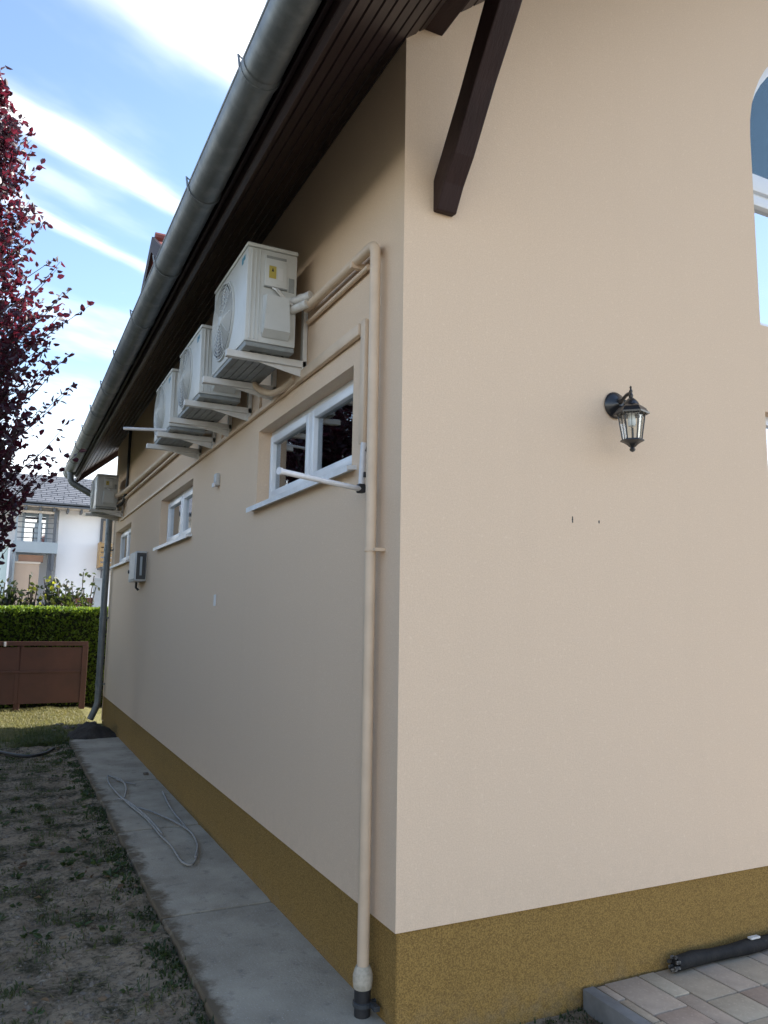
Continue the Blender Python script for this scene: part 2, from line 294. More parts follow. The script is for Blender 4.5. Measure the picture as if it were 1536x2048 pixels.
# ------------------------------------------------------------------ mesh helpers
class MB:
    def __init__(s): s.v = []; s.f = []
    def add(s, vs, fs):
        o = len(s.v); s.v += [tuple(p) for p in vs]; s.f += [tuple(i + o for i in q) for q in fs]; return s
    def box(s, x0, x1, y0, y1, z0, z1, bev=0.0):
        if bev <= 0:
            v = [(x, y, z) for x in (x0, x1) for y in (y0, y1) for z in (z0, z1)]
            return s.add(v, [(0, 1, 3, 2), (4, 6, 7, 5), (0, 4, 5, 1), (2, 3, 7, 6), (0, 2, 6, 4), (1, 5, 7, 3)])
        bm = bmesh.new(); bmesh.ops.create_cube(bm, size=1)
        for p in bm.verts: p.co = ((x0 + x1) / 2 + p.co.x * (x1 - x0), (y0 + y1) / 2 + p.co.y * (y1 - y0), (z0 + z1) / 2 + p.co.z * (z1 - z0))
        bmesh.ops.bevel(bm, geom=bm.edges[:], offset=bev, segments=2, affect='EDGES', profile=.5)
        bm.verts.index_update(); s.add([p.co for p in bm.verts], [[p.index for p in f.verts] for f in bm.faces]); bm.free(); return s
    def hexa(s, p):  # eight corners, bottom 4 then top 4
        return s.add(p, [(3, 2, 1, 0), (4, 5, 6, 7), (0, 1, 5, 4), (1, 2, 6, 5), (2, 3, 7, 6), (3, 0, 4, 7)])
    def prism(s, poly, axis, a, b):
        n = len(poly)
        def P(q, t): return {'x': (t, q[0], q[1]), 'y': (q[0], t, q[1]), 'z': (q[0], q[1], t)}[axis]
        s.add([P(q, a) for q in poly] + [P(q, b) for q in poly], [tuple(range(n - 1, -1, -1)), tuple(range(n, 2 * n))] + [(i, (i + 1) % n, n + (i + 1) % n, n + i) for i in range(n)])
        return s
    def tube(s, pts, r, seg=10, cap=True):
        P = [Vector(p) for p in pts]; n = len(P); rs = r if isinstance(r, (list, tuple)) else [r] * n
        T = [(P[min(i + 1, n - 1)] - P[max(i - 1, 0)]).normalized() for i in range(n)]
        a = Vector((0, 0, 1)) if abs(T[0].z) < .9 else Vector((1, 0, 0))
        u = (a - T[0] * a.dot(T[0])).normalized(); V = []; Fc = []
        for i in range(n):
            u = (u - T[i] * u.dot(T[i])).normalized(); w = T[i].cross(u)
            for k in range(seg):
                t = 2 * math.pi * k / seg; V.append(P[i] + (u * math.cos(t) + w * math.sin(t)) * rs[i])
        for i in range(n - 1):
            for k in range(seg):
                k2 = (k + 1) % seg; Fc.append((i * seg + k, i * seg + k2, (i + 1) * seg + k2, (i + 1) * seg + k))
        if cap: Fc += [tuple(range(seg - 1, -1, -1)), tuple((n - 1) * seg + k for k in range(seg))]
        return s.add(V, Fc)
    def lathe(s, prof, c, axis='z', seg=20, a0=0.0):
        V = []; Fc = []; n = len(prof)
        for r, h in prof:
            for k in range(seg):
                t = a0 + 2 * math.pi * k / seg; p, q = r * math.cos(t), r * math.sin(t)
                d = {'z': (p, q, h), 'y': (p, h, q), 'x': (h, p, q)}[axis]; V.append((c[0] + d[0], c[1] + d[1], c[2] + d[2]))
        for i in range(n - 1):
            for k in range(seg):
                k2 = (k + 1) % seg; Fc.append((i * seg + k, i * seg + k2, (i + 1) * seg + k2, (i + 1) * seg + k))
        Fc += [tuple(range(seg - 1, -1, -1)), tuple((n - 1) * seg + k for k in range(seg))]
        return s.add(V, Fc)
    def build(s, name, m, parent=None, smooth=None, fix=True):
        me = bpy.data.meshes.new(name); me.from_pydata(s.v, [], s.f); me.update()
        if fix and len(s.f) < 30000:
            bm = bmesh.new(); bm.from_mesh(me); bmesh.ops.recalc_face_normals(bm, faces=bm.faces[:]); bm.to_mesh(me); bm.free()
        return link(name, me, m, parent, smooth)
def link(name, me, m, parent=None, smooth=None):
    if m is not None and not me.materials: me.materials.append(m)
    o = bpy.data.objects.new(name, me); col.objects.link(o)
    if parent is not None: o.parent = parent
    if smooth is not None:
        me.polygons.foreach_set('use_smooth', [True] * len(me.polygons))
        try: me.set_sharp_from_angle(angle=R(smooth))
        except Exception: pass
    return o
def tag(o, label=None, cat=None, group=None, kind=None):
    for k, v in (('label', label), ('category', cat), ('group', group), ('kind', kind)):
        if v: o[k] = v
    return o
def empty(name, loc=(0, 0, 0)):
    o = bpy.data.objects.new(name, None); col.objects.link(o); o.location = loc; o.empty_display_size = .1; return o
def reloc(o):
    """children were built in world space: shift them into the parent's space"""
    for c in o.children: c.matrix_parent_inverse = Matrix.Translation(-Vector(o.location))
    return o
def spline(pts, n=6):
    P = [Vector(p) for p in pts]; out = []
    for i in range(len(P) - 1):
        p0 = P[max(i - 1, 0)]; p1 = P[i]; p2 = P[i + 1]; p3 = P[min(i + 2, len(P) - 1)]
        for k in range(n):
            t = k / n; out.append(.5 * ((2 * p1) + (p2 - p0) * t + (2 * p0 - 5 * p1 + 4 * p2 - p3) * t * t + (3 * p1 - p0 - 3 * p2 + p3) * t ** 3))
    return out + [P[-1]]
def rnd_fill(pts, r):
    """polyline with rounded corners"""
    P = [Vector(p) for p in pts]; out = [P[0]]
    for i in range(1, len(P) - 1):
        a = (P[i - 1] - P[i]).normalized(); b = (P[i + 1] - P[i]).normalized()
        q0 = P[i] + a * r; q1 = P[i] + b * r
        for k in range(7):
            t = k / 6; out.append(q0 * (1 - t) ** 2 + P[i] * 2 * t * (1 - t) + q1 * t * t)
    return out + [P[-1]]

# strip wall: a wall in a plane with holes, u along, z up, extruded by reveal depth
def strip_wall(u0, u1, zbot, ztop, holes, place, depth, extra_u=()):
    """holes: (ua, ub, zlo(u), zhi(u)); place(u, d, z) -> xyz, d = depth behind the face"""
    us = {u0, u1, *extra_u}
    for h in holes: us |= {h[0], h[1]} | set(h[4] if len(h) > 4 else ())
    us = sorted(us); mb = MB()
    def quad(a, b, c, d): mb.add([a, b, c, d], [(0, 1, 2, 3)])
    for a, b in zip(us[:-1], us[1:]):
        hs = sorted([h for h in holes if h[0] <= a + 1e-6 and h[1] >= b - 1e-6], key=lambda h: h[2](a))
        lo_a, lo_b = zbot, zbot
        for h in hs:
            quad(place(a, 0, lo_a), place(b, 0, lo_b), place(b, 0, h[2](b)), place(a, 0, h[2](a)))
            quad(place(a, 0, h[2](a)), place(b, 0, h[2](b)), place(b, depth, h[2](b)), place(a, depth, h[2](a)))
            quad(place(a, 0, h[3](a)), place(b, 0, h[3](b)), place(b, depth, h[3](b)), place(a, depth, h[3](a)))
            lo_a, lo_b = h[3](a), h[3](b)
        quad(place(a, 0, lo_a), place(b, 0, lo_b), place(b, 0, ztop(b)), place(a, 0, ztop(a)))
        quad(place(a, 0, zbot), place(b, 0, zbot), place(b, depth, zbot), place(a, depth, zbot))
        quad(place(a, depth + .02, zbot), place(b, depth + .02, zbot), place(b, depth + .02, zbot + .02), place(a, depth + .02, zbot + .02))
    for h in holes:
        for u in (h[0], h[1]):
            quad(place(u, 0, h[2](u)), place(u, depth, h[2](u)), place(u, depth, h[3](u)), place(u, 0, h[3](u)))
    return mb

# ------------------------------------------------------------------ the house
W, LEN, SL = 8.0, 9.95, 0.84
ZW = 4.27                                   # soffit meets the side wall
PZ = 0.368                                  # top of plinth
house = tag(empty('house'), 'cream rendered house with ochre plinth and dark brown eaves', 'house')
def c_(v): return lambda u: v
WIN = [(.53, 2.13), (4.17, 5.77), (7.98, 9.58)]
WZ0, WZ1 = 2.345, 2.855
mb = strip_wall(0, LEN, PZ, c_(ZW + .10), [(a, b, c_(WZ0), c_(WZ1)) for a, b in WIN], lambda u, d, z: (d, u, z), .16)
wall_s = mb.build('side_wall', M['render'], house, fix=False)
# gable with arched window and a low window under it
AX0, AR, AZ = 2.322, .80, 4.50
arch_u = [AX0 + AR - AR * math.cos(math.pi * k / 24) for k in range(25)]
def arch_hi(u): return AZ + math.sqrt(max(0, AR * AR - (u - AX0 - AR) ** 2))
gtop = lambda x: ZW + .10 + SL * min(x, W - x)
mb = strip_wall(0, W, PZ, gtop, [(AX0, AX0 + 2 * AR, c_(3.315), arch_hi, arch_u), (AX0, AX0 + 2 * AR, c_(2.42), c_(2.80), arch_u)], lambda u, d, z: (u, d, z), .14, (W / 2,))
mb.build('front_wall', M['render'], house, fix=False)
mb = strip_wall(0, W, 0, gtop, [], lambda u, d, z: (u, LEN - d, z), .14, (W / 2,)); mb.build('far_gable_wall', M['render'], house, fix=False)
mb = strip_wall(0, LEN, 0, c_(ZW + .10), [], lambda u, d, z: (W - d, u, z), .14); mb.build('back_wall', M['render'], house, fix=False)
# plinth, one centimetre behind the render
b = MB().box(.010, .2, .012, LEN - .01, -.4, PZ + .012); b.build('side_plinth', M['plinth_wall'], house)
b = MB().box(.014, W - .01, .010, .2, -.4, PZ + .012); b.build('front_plinth', M['plinth_wall'], house)
MB().box(.2, W - .2, .2, LEN - .2, -.4, PZ - .05).build('floor_slab', M['kerb'], house)

# roof structure: soffit boards
YN, YF = -.92, 10.38
sof = MB().hexa([(-.54, YN, ZW - .54 * SL + .030), (4.0, YN, ZW + 4 * SL + .030), (4.0, YF, ZW + 4 * SL + .030), (-.54, YF, ZW - .54 * SL + .030),
                 (-.54, YN, ZW - .54 * SL + .055), (4.0, YN, ZW + 4 * SL + .055), (4.0, YF, ZW + 4 * SL + .055), (-.54, YF, ZW - .54 * SL + .055)]).build('soffit', M['brown'], house)
ca = 1 / math.sqrt(1 + SL * SL); sa = SL * ca
bw = .098
def board(x_in_slope, ya, yb):
    x0 = -.54 + (x_in_slope + .003) * ca; x1 = -.54 + (x_in_slope + bw - .003) * ca
    z0 = ZW + SL * x0; z1 = ZW + SL * x1
    nx, nz = -sa * .018, ca * .018   # thickness along the normal
    e = .007
    xa, xb = x0 + e * ca, x1 - e * ca
    lo = [(x0, z0 + .008), (xa, ZW + SL * xa), (xb, ZW + SL * xb), (x1, z1 + .008), (x1 + nx, z1 + nz + .006), (x0 + nx, z0 + nz + .006)]
    MB().prism(lo, 'y', ya, yb).build('soffit_board', M['brown'], sof)
n_eave = int((.54 / ca) / bw)
k = 0
while k * bw < (4.5 / ca):
    if k <= n_eave: board(k * bw, YN, YF)
    else: board(k * bw, YN, -.004)
    k += 1
# fascia and bargeboards
MB().box(-.575, -.545, YN, YF, 3.742, 3.93, .004).build('fascia', M['brown'], house)
MB().box(-.600, -.578, YN, YF, 3.80, 3.94, .003).build('fascia_cap', M['brown'], house)
for y0, y1 in ((YN - .03, YN - .002), (YF + .002, YF + .03)):
    for sgn in (1, -1):
        X = lambda x: x if sgn > 0 else W - x
        xs = (-.58, 4.0)
        pts = [(X(xs[0]), ZW + SL * xs[0] - .10), (X(xs[1]), ZW + SL * xs[1] - .10), (X(xs[1]), ZW + SL * xs[1] + .16), (X(xs[0]), ZW + SL * xs[0] + .16)]
        MB().prism(pts, 'y', y0, y1).build('bargeboard', M['brown2'], house)
# roof covering: stepped, wavy tiles
def tiles(sgn):
    mb = MB(); rows = 19; L0 = -.70; step = (4.0 - L0) / rows; wave = .30; ny = int((YF - YN + .1) / wave * 6)
    X = lambda x: x if sgn > 0 else W - x
    for r in range(rows):
        xa = L0 + r * step; xb = xa + step * 1.06; V = []; Fc = []
        for j in range(ny + 1):
            y = YN - .05 + (YF - YN + .1) * j / ny; h = .022 * math.sin(2 * math.pi * y / wave)
            za = ZW + SL * xa + .13 + h; zb = ZW + SL * xb + .10 + h
            V += [(X(xa), y, za - .03), (X(xa), y, za + .015), (X(xb), y, zb)]
        for j in range(ny):
            a = 3 * j; Fc += [(a, a + 3, a + 4, a + 1), (a + 1, a + 4, a + 5, a + 2)]
        mb.add(V, Fc)
    return mb
roof = MB().hexa([(-.6, YN, ZW - .6 * SL + .06), (4.0, YN, ZW + 4 * SL + .06), (4.0, YF, ZW + 4 * SL + .06), (-.6, YF, ZW - .6 * SL + .06),
                  (-.6, YN, ZW - .6 * SL + .09), (4.0, YN, ZW + 4 * SL + .09), (4.0, YF, ZW + 4 * SL + .09), (-.6, YF, ZW - .6 * SL + .09)])
roof.hexa([(W + .6, YN, ZW - .6 * SL + .03), (4.001, YN, ZW + 4 * SL + .03), (4.001, YF, ZW + 4 * SL + .03), (W + .6, YF, ZW - .6 * SL + .03),
           (W + .6, YN, ZW - .6 * SL + .09), (4.001, YN, ZW + 4 * SL + .09), (4.001, YF, ZW + 4 * SL + .09), (W + .6, YF, ZW - .6 * SL + .09)])
roof = roof.build('roof', M['brown2'], house)
tag(tiles(1).build('roof_tiles', M['tile'], roof), kind='stuff'); tag(tiles(-1).build('roof_tiles', M['tile'], roof), kind='stuff')
MB().tube([(4, YN - .05, ZW + 4 * SL + .16), (4, YF + .05, ZW + 4 * SL + .16)], .12, 10).build('ridge_tile', M['tile'], roof)
# gabled dormer whose verge peeks over the gutter
dy0, dz0 = 6.0, 5.97
MB().prism([(dy0 - 1.55, 4.2), (dy0 + 1.55, 4.2), (dy0 + 1.55, 4.95), (dy0, dz0 - .1), (dy0 - 1.55, 4.95)], 'x', .02, .12).build('dormer_wall', M['render'], house)
drf = MB()
for s in (1, -1):
    drf.hexa([(-.20, dy0, dz0 - .08), (-.20, dy0 + s * 1.75, dz0 - .08 - 1.1), (2.4, dy0 + s * 1.75, dz0 - .08 - 1.1), (2.4, dy0, dz0 - .08),
              (-.20, dy0, dz0), (-.20, dy0 + s * 1.75, dz0 - 1.1), (2.4, dy0 + s * 1.75, dz0 - 1.1), (2.4, dy0, dz0)])
drf = drf.build('dormer_roof', M['tile'], house)
for s in (1, -1):
    MB().prism([(dy0, dz0 - .16), (dy0 + s * 1.78, dz0 - .16 - 1.12), (dy0 + s * 1.78, dz0 - 1.08), (dy0, dz0 + .03)], 'x', -.235, -.202).build('dormer_verge', M['brown2'], drf)
MB().tube([(-.2, dy0, dz0 + .03), (2.4, dy0, dz0 + .03)], .06, 10).build('dormer_ridge_tile', M['tile'], drf)
# purlin and brace under the gable overhang
MB().box(.030, .194, YN + .04, .08, 4.352, 4.62, .008).build('purlin', M['brown2'], house)
low = [(0.02, 3.452), (-.035, 3.445), (-.10, 3.545), (-.185, 3.640), (-.36, 3.888), (-.52, 4.085), (-.80, 4.46)]
upp = [(-.80, 4.66), (-.43, 4.205), (-.22, 3.90), (0.02, 3.585)]
br = MB().prism(low + upp, 'x', .150, .252).build('brace', M['brown2'], house)
bv = br.modifiers.new('bev', 'BEVEL'); bv.width = .006; bv.segments = 2; bv.limit_method = 'ANGLE'
MB().box(.13, 7.87, YN + .03, .08, ZW + .13 * SL - .5, ZW + .13 * SL - .49) if False else None

# windows
def win_side(y0, y1):
    w = MB()
    fr = .052; xo, xi = .090, .155
    w.box(xo, xi, y0 - .02, y0 + fr, WZ0 - .02, WZ1 + .02, .004).box(xo, xi, y1 - fr, y1 + .02, WZ0 - .02, WZ1 + .02, .004)
    w.box(xo, xi, y0 + fr, y1 - fr, WZ1 - fr, WZ1 + .02, .004).box(xo, xi, y0 + fr, y1 - fr, WZ0 - .02, WZ0 + fr, .004)
    ym = (y0 + y1) / 2
    w.box(xo, xi, ym - .03, ym + .03, WZ0 + fr, WZ1 - fr, .004)
    win = w.build('window', M['white_pvc'], house, 30)
    for a, b in ((y0 + fr - .012, ym - .016), (ym + .016, y1 - fr + .012)):
        s = MB(); t = .052; z0, z1 = WZ0 + fr - .012, WZ1 - fr + .012; xa, xb = .070, .14
        s.box(xa, xb, a, a + t, z0, z1, .008).box(xa, xb, b - t, b, z0, z1, .008).box(xa, xb, a + t - .004, b - t + .004, z1 - t, z1, .008).box(xa, xb, a + t - .004, b - t + .004, z0, z0 + t, .008)
        s.build('sash', M['white_pvc'], win, 30)
        MB().box(.100, .106, a + t - .004, b - t + .004, z0 + t - .004, z1 - t + .004).build('pane', M['glass'], win)
    s = MB().hexa([(-.048, y0 - .06, WZ0 - .036), (.10, y0 - .06, WZ0 - .022), (.10, y1 + .06, WZ0 - .022), (-.048, y1 + .06, WZ0 - .036),
                   (-.048, y0 - .06, WZ0 - .016), (.10, y0 - .06, WZ0 + .004), (.10, y1 + .06, WZ0 + .004), (-.048, y1 + .06, WZ0 - .016)])
    s.box(-.052, -.0485, y0 - .062, y1 + .062, WZ0 - .046, WZ0 - .014)
    s.build('sill', M['sill'], win)
for a, b in WIN: win_side(a, b)
# arched window on the front
def arc_pts(r, z0, n=24): return [(AX0 + AR - r * math.cos(math.pi * k / n), AZ + r * math.sin(math.pi * k / n)) for k in range(n + 1)]
aw = MB(); o_, i_ = arc_pts(AR + .02, 0), arc_pts(AR - .06, 0)
for k in range(24):
    q = [o_[k], o_[k + 1], i_[k + 1], i_[k]]
    aw.hexa([(p[0], .13, p[1]) for p in q] + [(p[0], .07, p[1]) for p in q])
xl, xr = AX0 - .02, AX0 + 2 * AR + .02
aw.box(xl, xl + .08, .07, .13, 3.295, AZ).box(xr - .08, xr, .07, .13, 3.295, AZ).box(xl + .08, xr - .08, .07, .13, 3.295, 3.37)
xm = AX0 + AR
aw.box(xm - .05, xm + .05, .071, .129, 3.37, AZ - .28)
awin = aw.build('arched_window', M['white_pvc'], house)
t = MB(); t.box(xl + .08, xr - .08, .055, .125, 4.20, 4.31, .006).box(xl + .08, xr - .08, .065, .125, 4.115, 4.175, .006).box(xl + .08, xr - .08, .08, .12, 4.172, 4.203)
t.build('transom', M['white_pvc'], awin, 30)
pp = [(AX0 + .04, 4.31)] + [p for p in arc_pts(AR - .05, 0)] + [(xr - .06, 4.31)]
MB().prism(pp, 'y', .100, .106).build('arch_pane', M['glass3'], awin)
MB().box(xl + .08, xm - .05, .100, .106, 3.37, 4.12).build('pane', M['glass2'], awin)
MB().box(xm + .05, xr - .08, .100, .106, 3.37, 4.12).build('pane', M['glass2'], awin)
lw = MB(); lw.box(xl, xl + .07, .07, .13, 2.40, 2.82).box(xr - .07, xr, .07, .13, 2.40, 2.82).box(xl + .07, xr - .07, .07, .13, 2.40, 2.47).box(xl + .07, xr - .07, .07, .13, 2.75, 2.82).box(xm - .04, xm + .04, .071, .129, 2.47, 2.75)
lwin = lw.build('window', M['white_pvc'], house)
MB().box(xl + .07, xm - .04, .100, .106, 2.47, 2.75).build('pane', M['glass2'], lwin)
MB().box(xm + .04, xr - .07, .100, .106, 2.47, 2.75).build('pane', M['glass2'], lwin)

# gutter, brackets, downpipe
GX, GZ, GR = -.690, 3.842, .084
def gut_prof(r, n=16): return [(GX + r * math.cos(math.pi + math.pi * k / n), GZ + r * math.sin(math.pi + math.pi * k / n)) for k in range(n + 1)]
po, pi_ = gut_prof(GR), gut_prof(GR - .003)
GY0, GY1 = YN - .02, YF - .02
gm = MB()
seams = [-.05, 1.97, 3.98, 6.0, 8.0]
for pr in (po, pi_):
    V = [(x, y, z) for y in (GY0, GY1) for x, z in pr]; n = len(pr)
    gm.add(V, [(k, k + 1, n + k + 1, n + k) for k in range(n - 1)])
gm.tube([(GX - GR + .004, GY0, GZ + .004), (GX - GR + .004, GY1, GZ + .004)], .009, 8)
for y, d in ((GY0, 1), (GY1, -1)):
    gm.add([(x, y, z) for x, z in po] , [tuple(range(len(po)))])
gut = gm.build('gutter', M['zinc'], house, 50, fix=False)
for y in seams:
    s = MB(); a, b2 = gut_prof(GR + .003), gut_prof(GR + .0005); n = len(a)
    V = [(x, yy, z) for yy in (y - .02, y + .02) for x, z in a]
    s.add(V, [(k, k + 1, n + k + 1, n + k) for k in range(n - 1)]); s.build('gutter_seam', M['zinc'], gut, 50, fix=False)
for i in range(11):
    y = .0 + i * 1.0 - .02
    s = MB(); a = gut_prof(GR + .006); b2 = gut_prof(GR + .001); n = len(a)
    for k in range(n - 1):
        s.hexa([(a[k][0], y - .014, a[k][1]), (a[k + 1][0], y - .014, a[k + 1][1]), (b2[k + 1][0], y - .014, b2[k + 1][1]), (b2[k][0], y - .014, b2[k][1]),
                (a[k][0], y + .014, a[k][1]), (a[k + 1][0], y + .014, a[k + 1][1]), (b2[k + 1][0], y + .014, b2[k + 1][1]), (b2[k][0], y + .014, b2[k][1])])
    s.tube([(GX - GR - .004, y, GZ - .005), (GX - GR - .012, y, GZ + .045), (GX - GR + .01, y, GZ + .03)], .006, 6)
    s.box(GX + GR, -.601, y - .012, y + .012, GZ - .02, GZ + .06)
    s.build('gutter_bracket', M['zinc'], gut)
DX, DY = -.085, 9.80
dp = MB()
dp.tube([(GX, DY, GZ - .06), (GX, DY, GZ - .11)], .058, 14)
dp.tube(rnd_fill([(GX, DY, GZ - .10), (GX, DY, GZ - .22), (DX, DY, 3.30), (DX, DY, 3.1), (DX, DY, .25), (DX - .09, DY + .02, .03)], .07), .050, 14)
dpo = dp.build('downpipe', M['zinc'], house, 40)
for z in (.55, 1.55, 2.6):
    MB().lathe([(.052, z - .018), (.057, z - .016), (.057, z + .016), (.052, z + .018)], (DX, DY, 0), 'z', 14).box(DX + .05, .01, DY - .012, DY + .012, z - .012, z + .012).build('pipe_clip', M['zinc'], dpo)

# ------------------------------------------------------------------ air conditioners
def air_con(y0, zb, H, Wd, label, D=.295, xb=-.105, detail=True):
    root = tag(empty('air_conditioner', (0, y0, zb)), label, 'air conditioner', 'air conditioners on the side wall')
    xf = xb - D; y1 = y0 + Wd; zt = zb + H
    mb = MB().box(xf, xb, y0, y1, zb + .028, zt - .026, .010)
    cas = mb.build('casing', M['ac_white'], root, 40)
    MB().box(xf - .004, xb + .004, y0 - .004, y1 + .004, zt - .024, zt, .008).build('lid', M['ac_white'], root, 40)
    base = MB().box(xf + .004, xb - .004, y0 + .004, y1 - .004, zb, zb + .026, .004)
    for k in range(5): base.box(xf + .04 + .045 * k, xf + .06 + .045 * k, y0 + .08, y1 - .08, zb - .004, zb)
    base.build('base_pan', M['ac_grey'], root)
    # corner mouldings on the near side
    rb = MB()
    for dx, w in ((.022, .010), (.048, .008), (.070, .006)): rb.box(xf + dx, xf + dx + w, y0 - .005, y0 + .002, zb + .04, zt - .03, .002)
    rb.build('corner_moulding', M['ac_white'], cas)
    # fan
    cy, cz, r = y0 + Wd * .645, zb + H * .5, min(.232, H * .42)
    MB().lathe([(r, -.001), (r, -.004)], (xf, cy, cz), 'x', 36).build('fan_recess', M['ac_dark'], cas)
    fb = MB()
    for k in range(3):
        a0 = 2 * math.pi * k / 3 + .4; V = []; n = 8
        for j in range(n + 1):
            t = a0 + 1.5 * j / n
            for rr, tw in ((.05, 0), (r * .90, .5)): V.append((xf - .005 - .008 * j / n, cy + rr * math.cos(t + tw), cz + rr * math.sin(t + tw)))
        fb.add(V, [(2 * j, 2 * j + 1, 2 * j + 3, 2 * j + 2) for j in range(n)])
    fb.lathe([(.055, -.004), (.05, -.014)], (xf, cy, cz), 'x', 16)
    fb.build('fan', M['fan'], cas, 40, fix=False)
    gr = MB()
    def ring(rad, x, th): gr.tube([(x, cy + rad * math.cos(2 * math.pi * k / 40), cz + rad * math.sin(2 * math.pi * k / 40)) for k in range(41)], th, 5, cap=False)
    ring(r + .006, xf - .004, .009)
    nr = 11
    for k in range(nr): ring(r * (k + 1.2) / (nr + .4), xf - .020 + .006 * (k / nr) ** 2, .0032)
    for k in range(10):
        t = 2 * math.pi * k / 10
        gr.tube([(xf - .020, cy + .02 * math.cos(t), cz + .02 * math.sin(t)), (xf - .017, cy + r * .8 * math.cos(t), cz + r * .8 * math.sin(t)), (xf - .004, cy + (r + .004) * math.cos(t), cz + (r + .004) * math.sin(t))], .0035, 5)
    gr.lathe([(.035, -.018), (.03, -.026)], (xf, cy, cz), 'x', 16)
    gr.build('fan_grille', M['ac_white'], root, 40)
    # logo at the upper near corner of the front
    lg = MB().box(xf - .0015, xf + .001, y0 + .085, y0 + .115, zt - .098, zt - .060).box(xf - .0015, xf + .001, y0 + .05, y0 + .075, zt - .085, zt - .058)
    lg.build('logo', M['teal'], cas)
    # near side: terminal cover, sticker, valve cover, handle recess
    fx = lambda f: xf + f * D
    zz = lambda f: zb + f * H
    tc_ = MB().box(fx(.34), fx(.78), y0 - .010, y0 + .002, zz(.60), zz(.91), .004)
    tco = tc_.build('terminal_cover', M['ac_white'], root, 40)
    MB().box(fx(.36), fx(.76), y0 - .012, y0 - .009, zz(.870), zz(.895)).build('slot', M['ac_grey'], tco)
    MB().box(fx(.42), fx(.56), y0 - .0125, y0 - .0095, zz(.68), zz(.80)).build('warning_sticker', M['yellow'], tco)
    MB().prism([(fx(.49) - .007, zz(.745)), (fx(.49) + .007, zz(.745)), (fx(.49), zz(.785))], 'y', y0 - .0135, y0 - .0122).build('warning_mark', M['black'], tco)
    MB().box(fx(.60), fx(.70), y0 - .0125, y0 - .0095, zz(.67), zz(.79)).build('rating_sticker', M['sticker'], tco)
    MB().box(fx(.33), fx(.79), y0 - .016, y0 - .004, zz(.585), zz(.597)).build('lip', M['ac_grey'], tco)
    MB().prism([(fx(.30), zz(.52)), (fx(.30), zz(.14)), (fx(.86), zz(.14)), (fx(.86), zz(.52))], 'y', y0 - .008, y0 + .002).build('valve_plate', M['ac_white'], root)
    v0, v1 = y0 - .048, y0 - .006
    MB().hexa([(fx(.32), v1, zz(.10)), (fx(.32), v0, zz(.16)), (fx(.84), v0, zz(.16)), (fx(.84), v1, zz(.10)), (fx(.32), v1, zz(.50)), (fx(.36), v0, zz(.49)), (fx(.80), v0, zz(.49)), (fx(.84), v1, zz(.50))]).build('valve_cover', M['ac_white'], root)
    MB().box(fx(.83), fx(.94), y0 - .004, y0 + .002, zz(.58), zz(.72), .001).build('handle_recess', M['ac_grey'], root)
    for q in range(2):
        MB().tube(spline([(fx(.50 + .05 * q), y0 - .012, zz(.585)), (fx(.56 + .05 * q), y0 - .035, zz(.55)), (fx(.66 + .05 * q), y0 - .03, zz(.51)), (fx(.80), y0 - .028, zz(.47)), (fx(1.0), y0 - .02, zz(.42))], 5), .006, 7).build('cable', M['lag'], root, 60)
    MB().box(xf + .005, xf + .05, y0 - .012, y0 + .10, zb - .006, zb + .012, .003).build('foot', M['ac_grey'], root)
    # brackets
    for yy in (y0 + .10, y1 - .10):
        bk_ = MB().box(-.475, -.004, yy - .021, yy + .021, zb - .048, zb - .008, .003).box(-.030, -.003, yy - .021, yy + .021, zb - .10, zb + H * .62, .003)
        bk_.prism([(-.30, zb - .048), (-.03, zb - .048), (-.03, zb - .10)], 'y', yy - .003, yy + .003)
        bk_.build('bracket', M['bracket'], root)
    for yy in (y0 + .10, y1 - .10):
        for x in (xf + .05, xb - .05): MB().lathe([(.018, zb - .009), (.018, zb + .001)], (x, yy, 0), 'z', 10).build('rubber_mount', M['black'], root)
    return reloc(root)
air_con(1.13, 3.085, .605, .76, 'largest looking air conditioner, nearest the corner, above the first window')
air_con(2.24, 3.075, .515, .73, 'second air conditioner from the corner, half hidden behind the nearest one')
air_con(3.28, 3.075, .505, .70, 'third air conditioner from the corner, with a long rod below it')
air_con(8.78, 3.115, .50, .74, 'small shaded air conditioner at the far end beside the downpipe')

# ------------------------------------------------------------------ pipes on the wall
wp = tag(empty('drain_pipe', (-.05, .19, 0)), 'cream pipe running down the wall beside the corner, bent towards the nearest air conditioner', 'pipe')
px, py = -.050, .190
MB().tube(rnd_fill([(px, py, .17), (px, py, 3.335), (px - .005, 1.10, 3.350)], .06), .025, 16).build('pipe', M['pipe'], wp, 40)
MB().tube(rnd_fill([(px + .030, .33, 3.285), (px + .030, 1.16, 3.292)], .05), .013, 10).build('thin_pipe', M['pipe'], wp, 40)
lag = MB()
for dz, dx in ((0.0, -.02), (.055, .0)):
    lag.tube(spline([(px - .01 + dx, 1.02, 3.345 + dz), (px - .05 + dx, 1.10, 3.335 + dz), (px - .10, 1.145, 3.33 + dz), (px - .15, 1.125, 3.30 + dz)], 5), .024, 10)
lag.tube(spline([(px - .01, 1.05, 3.36), (px - .02, 1.13, 3.43), (px - .05, 1.17, 3.42)], 5), .016, 8)
lag.build('insulated_pipe_end', M['lag'], wp, 40)
MB().lathe([(.028, .10), (.038, .105), (.041, .13), (.041, .155), (.035, .175), (.028, .19)], (px, py, 0), 'z', 18).build('sealed_joint', M['collar'], wp, 50)
MB().tube([(px, py, -.35), (px, py, .105)], .034, 16).build('ground_pipe', M['black'], wp, 40)
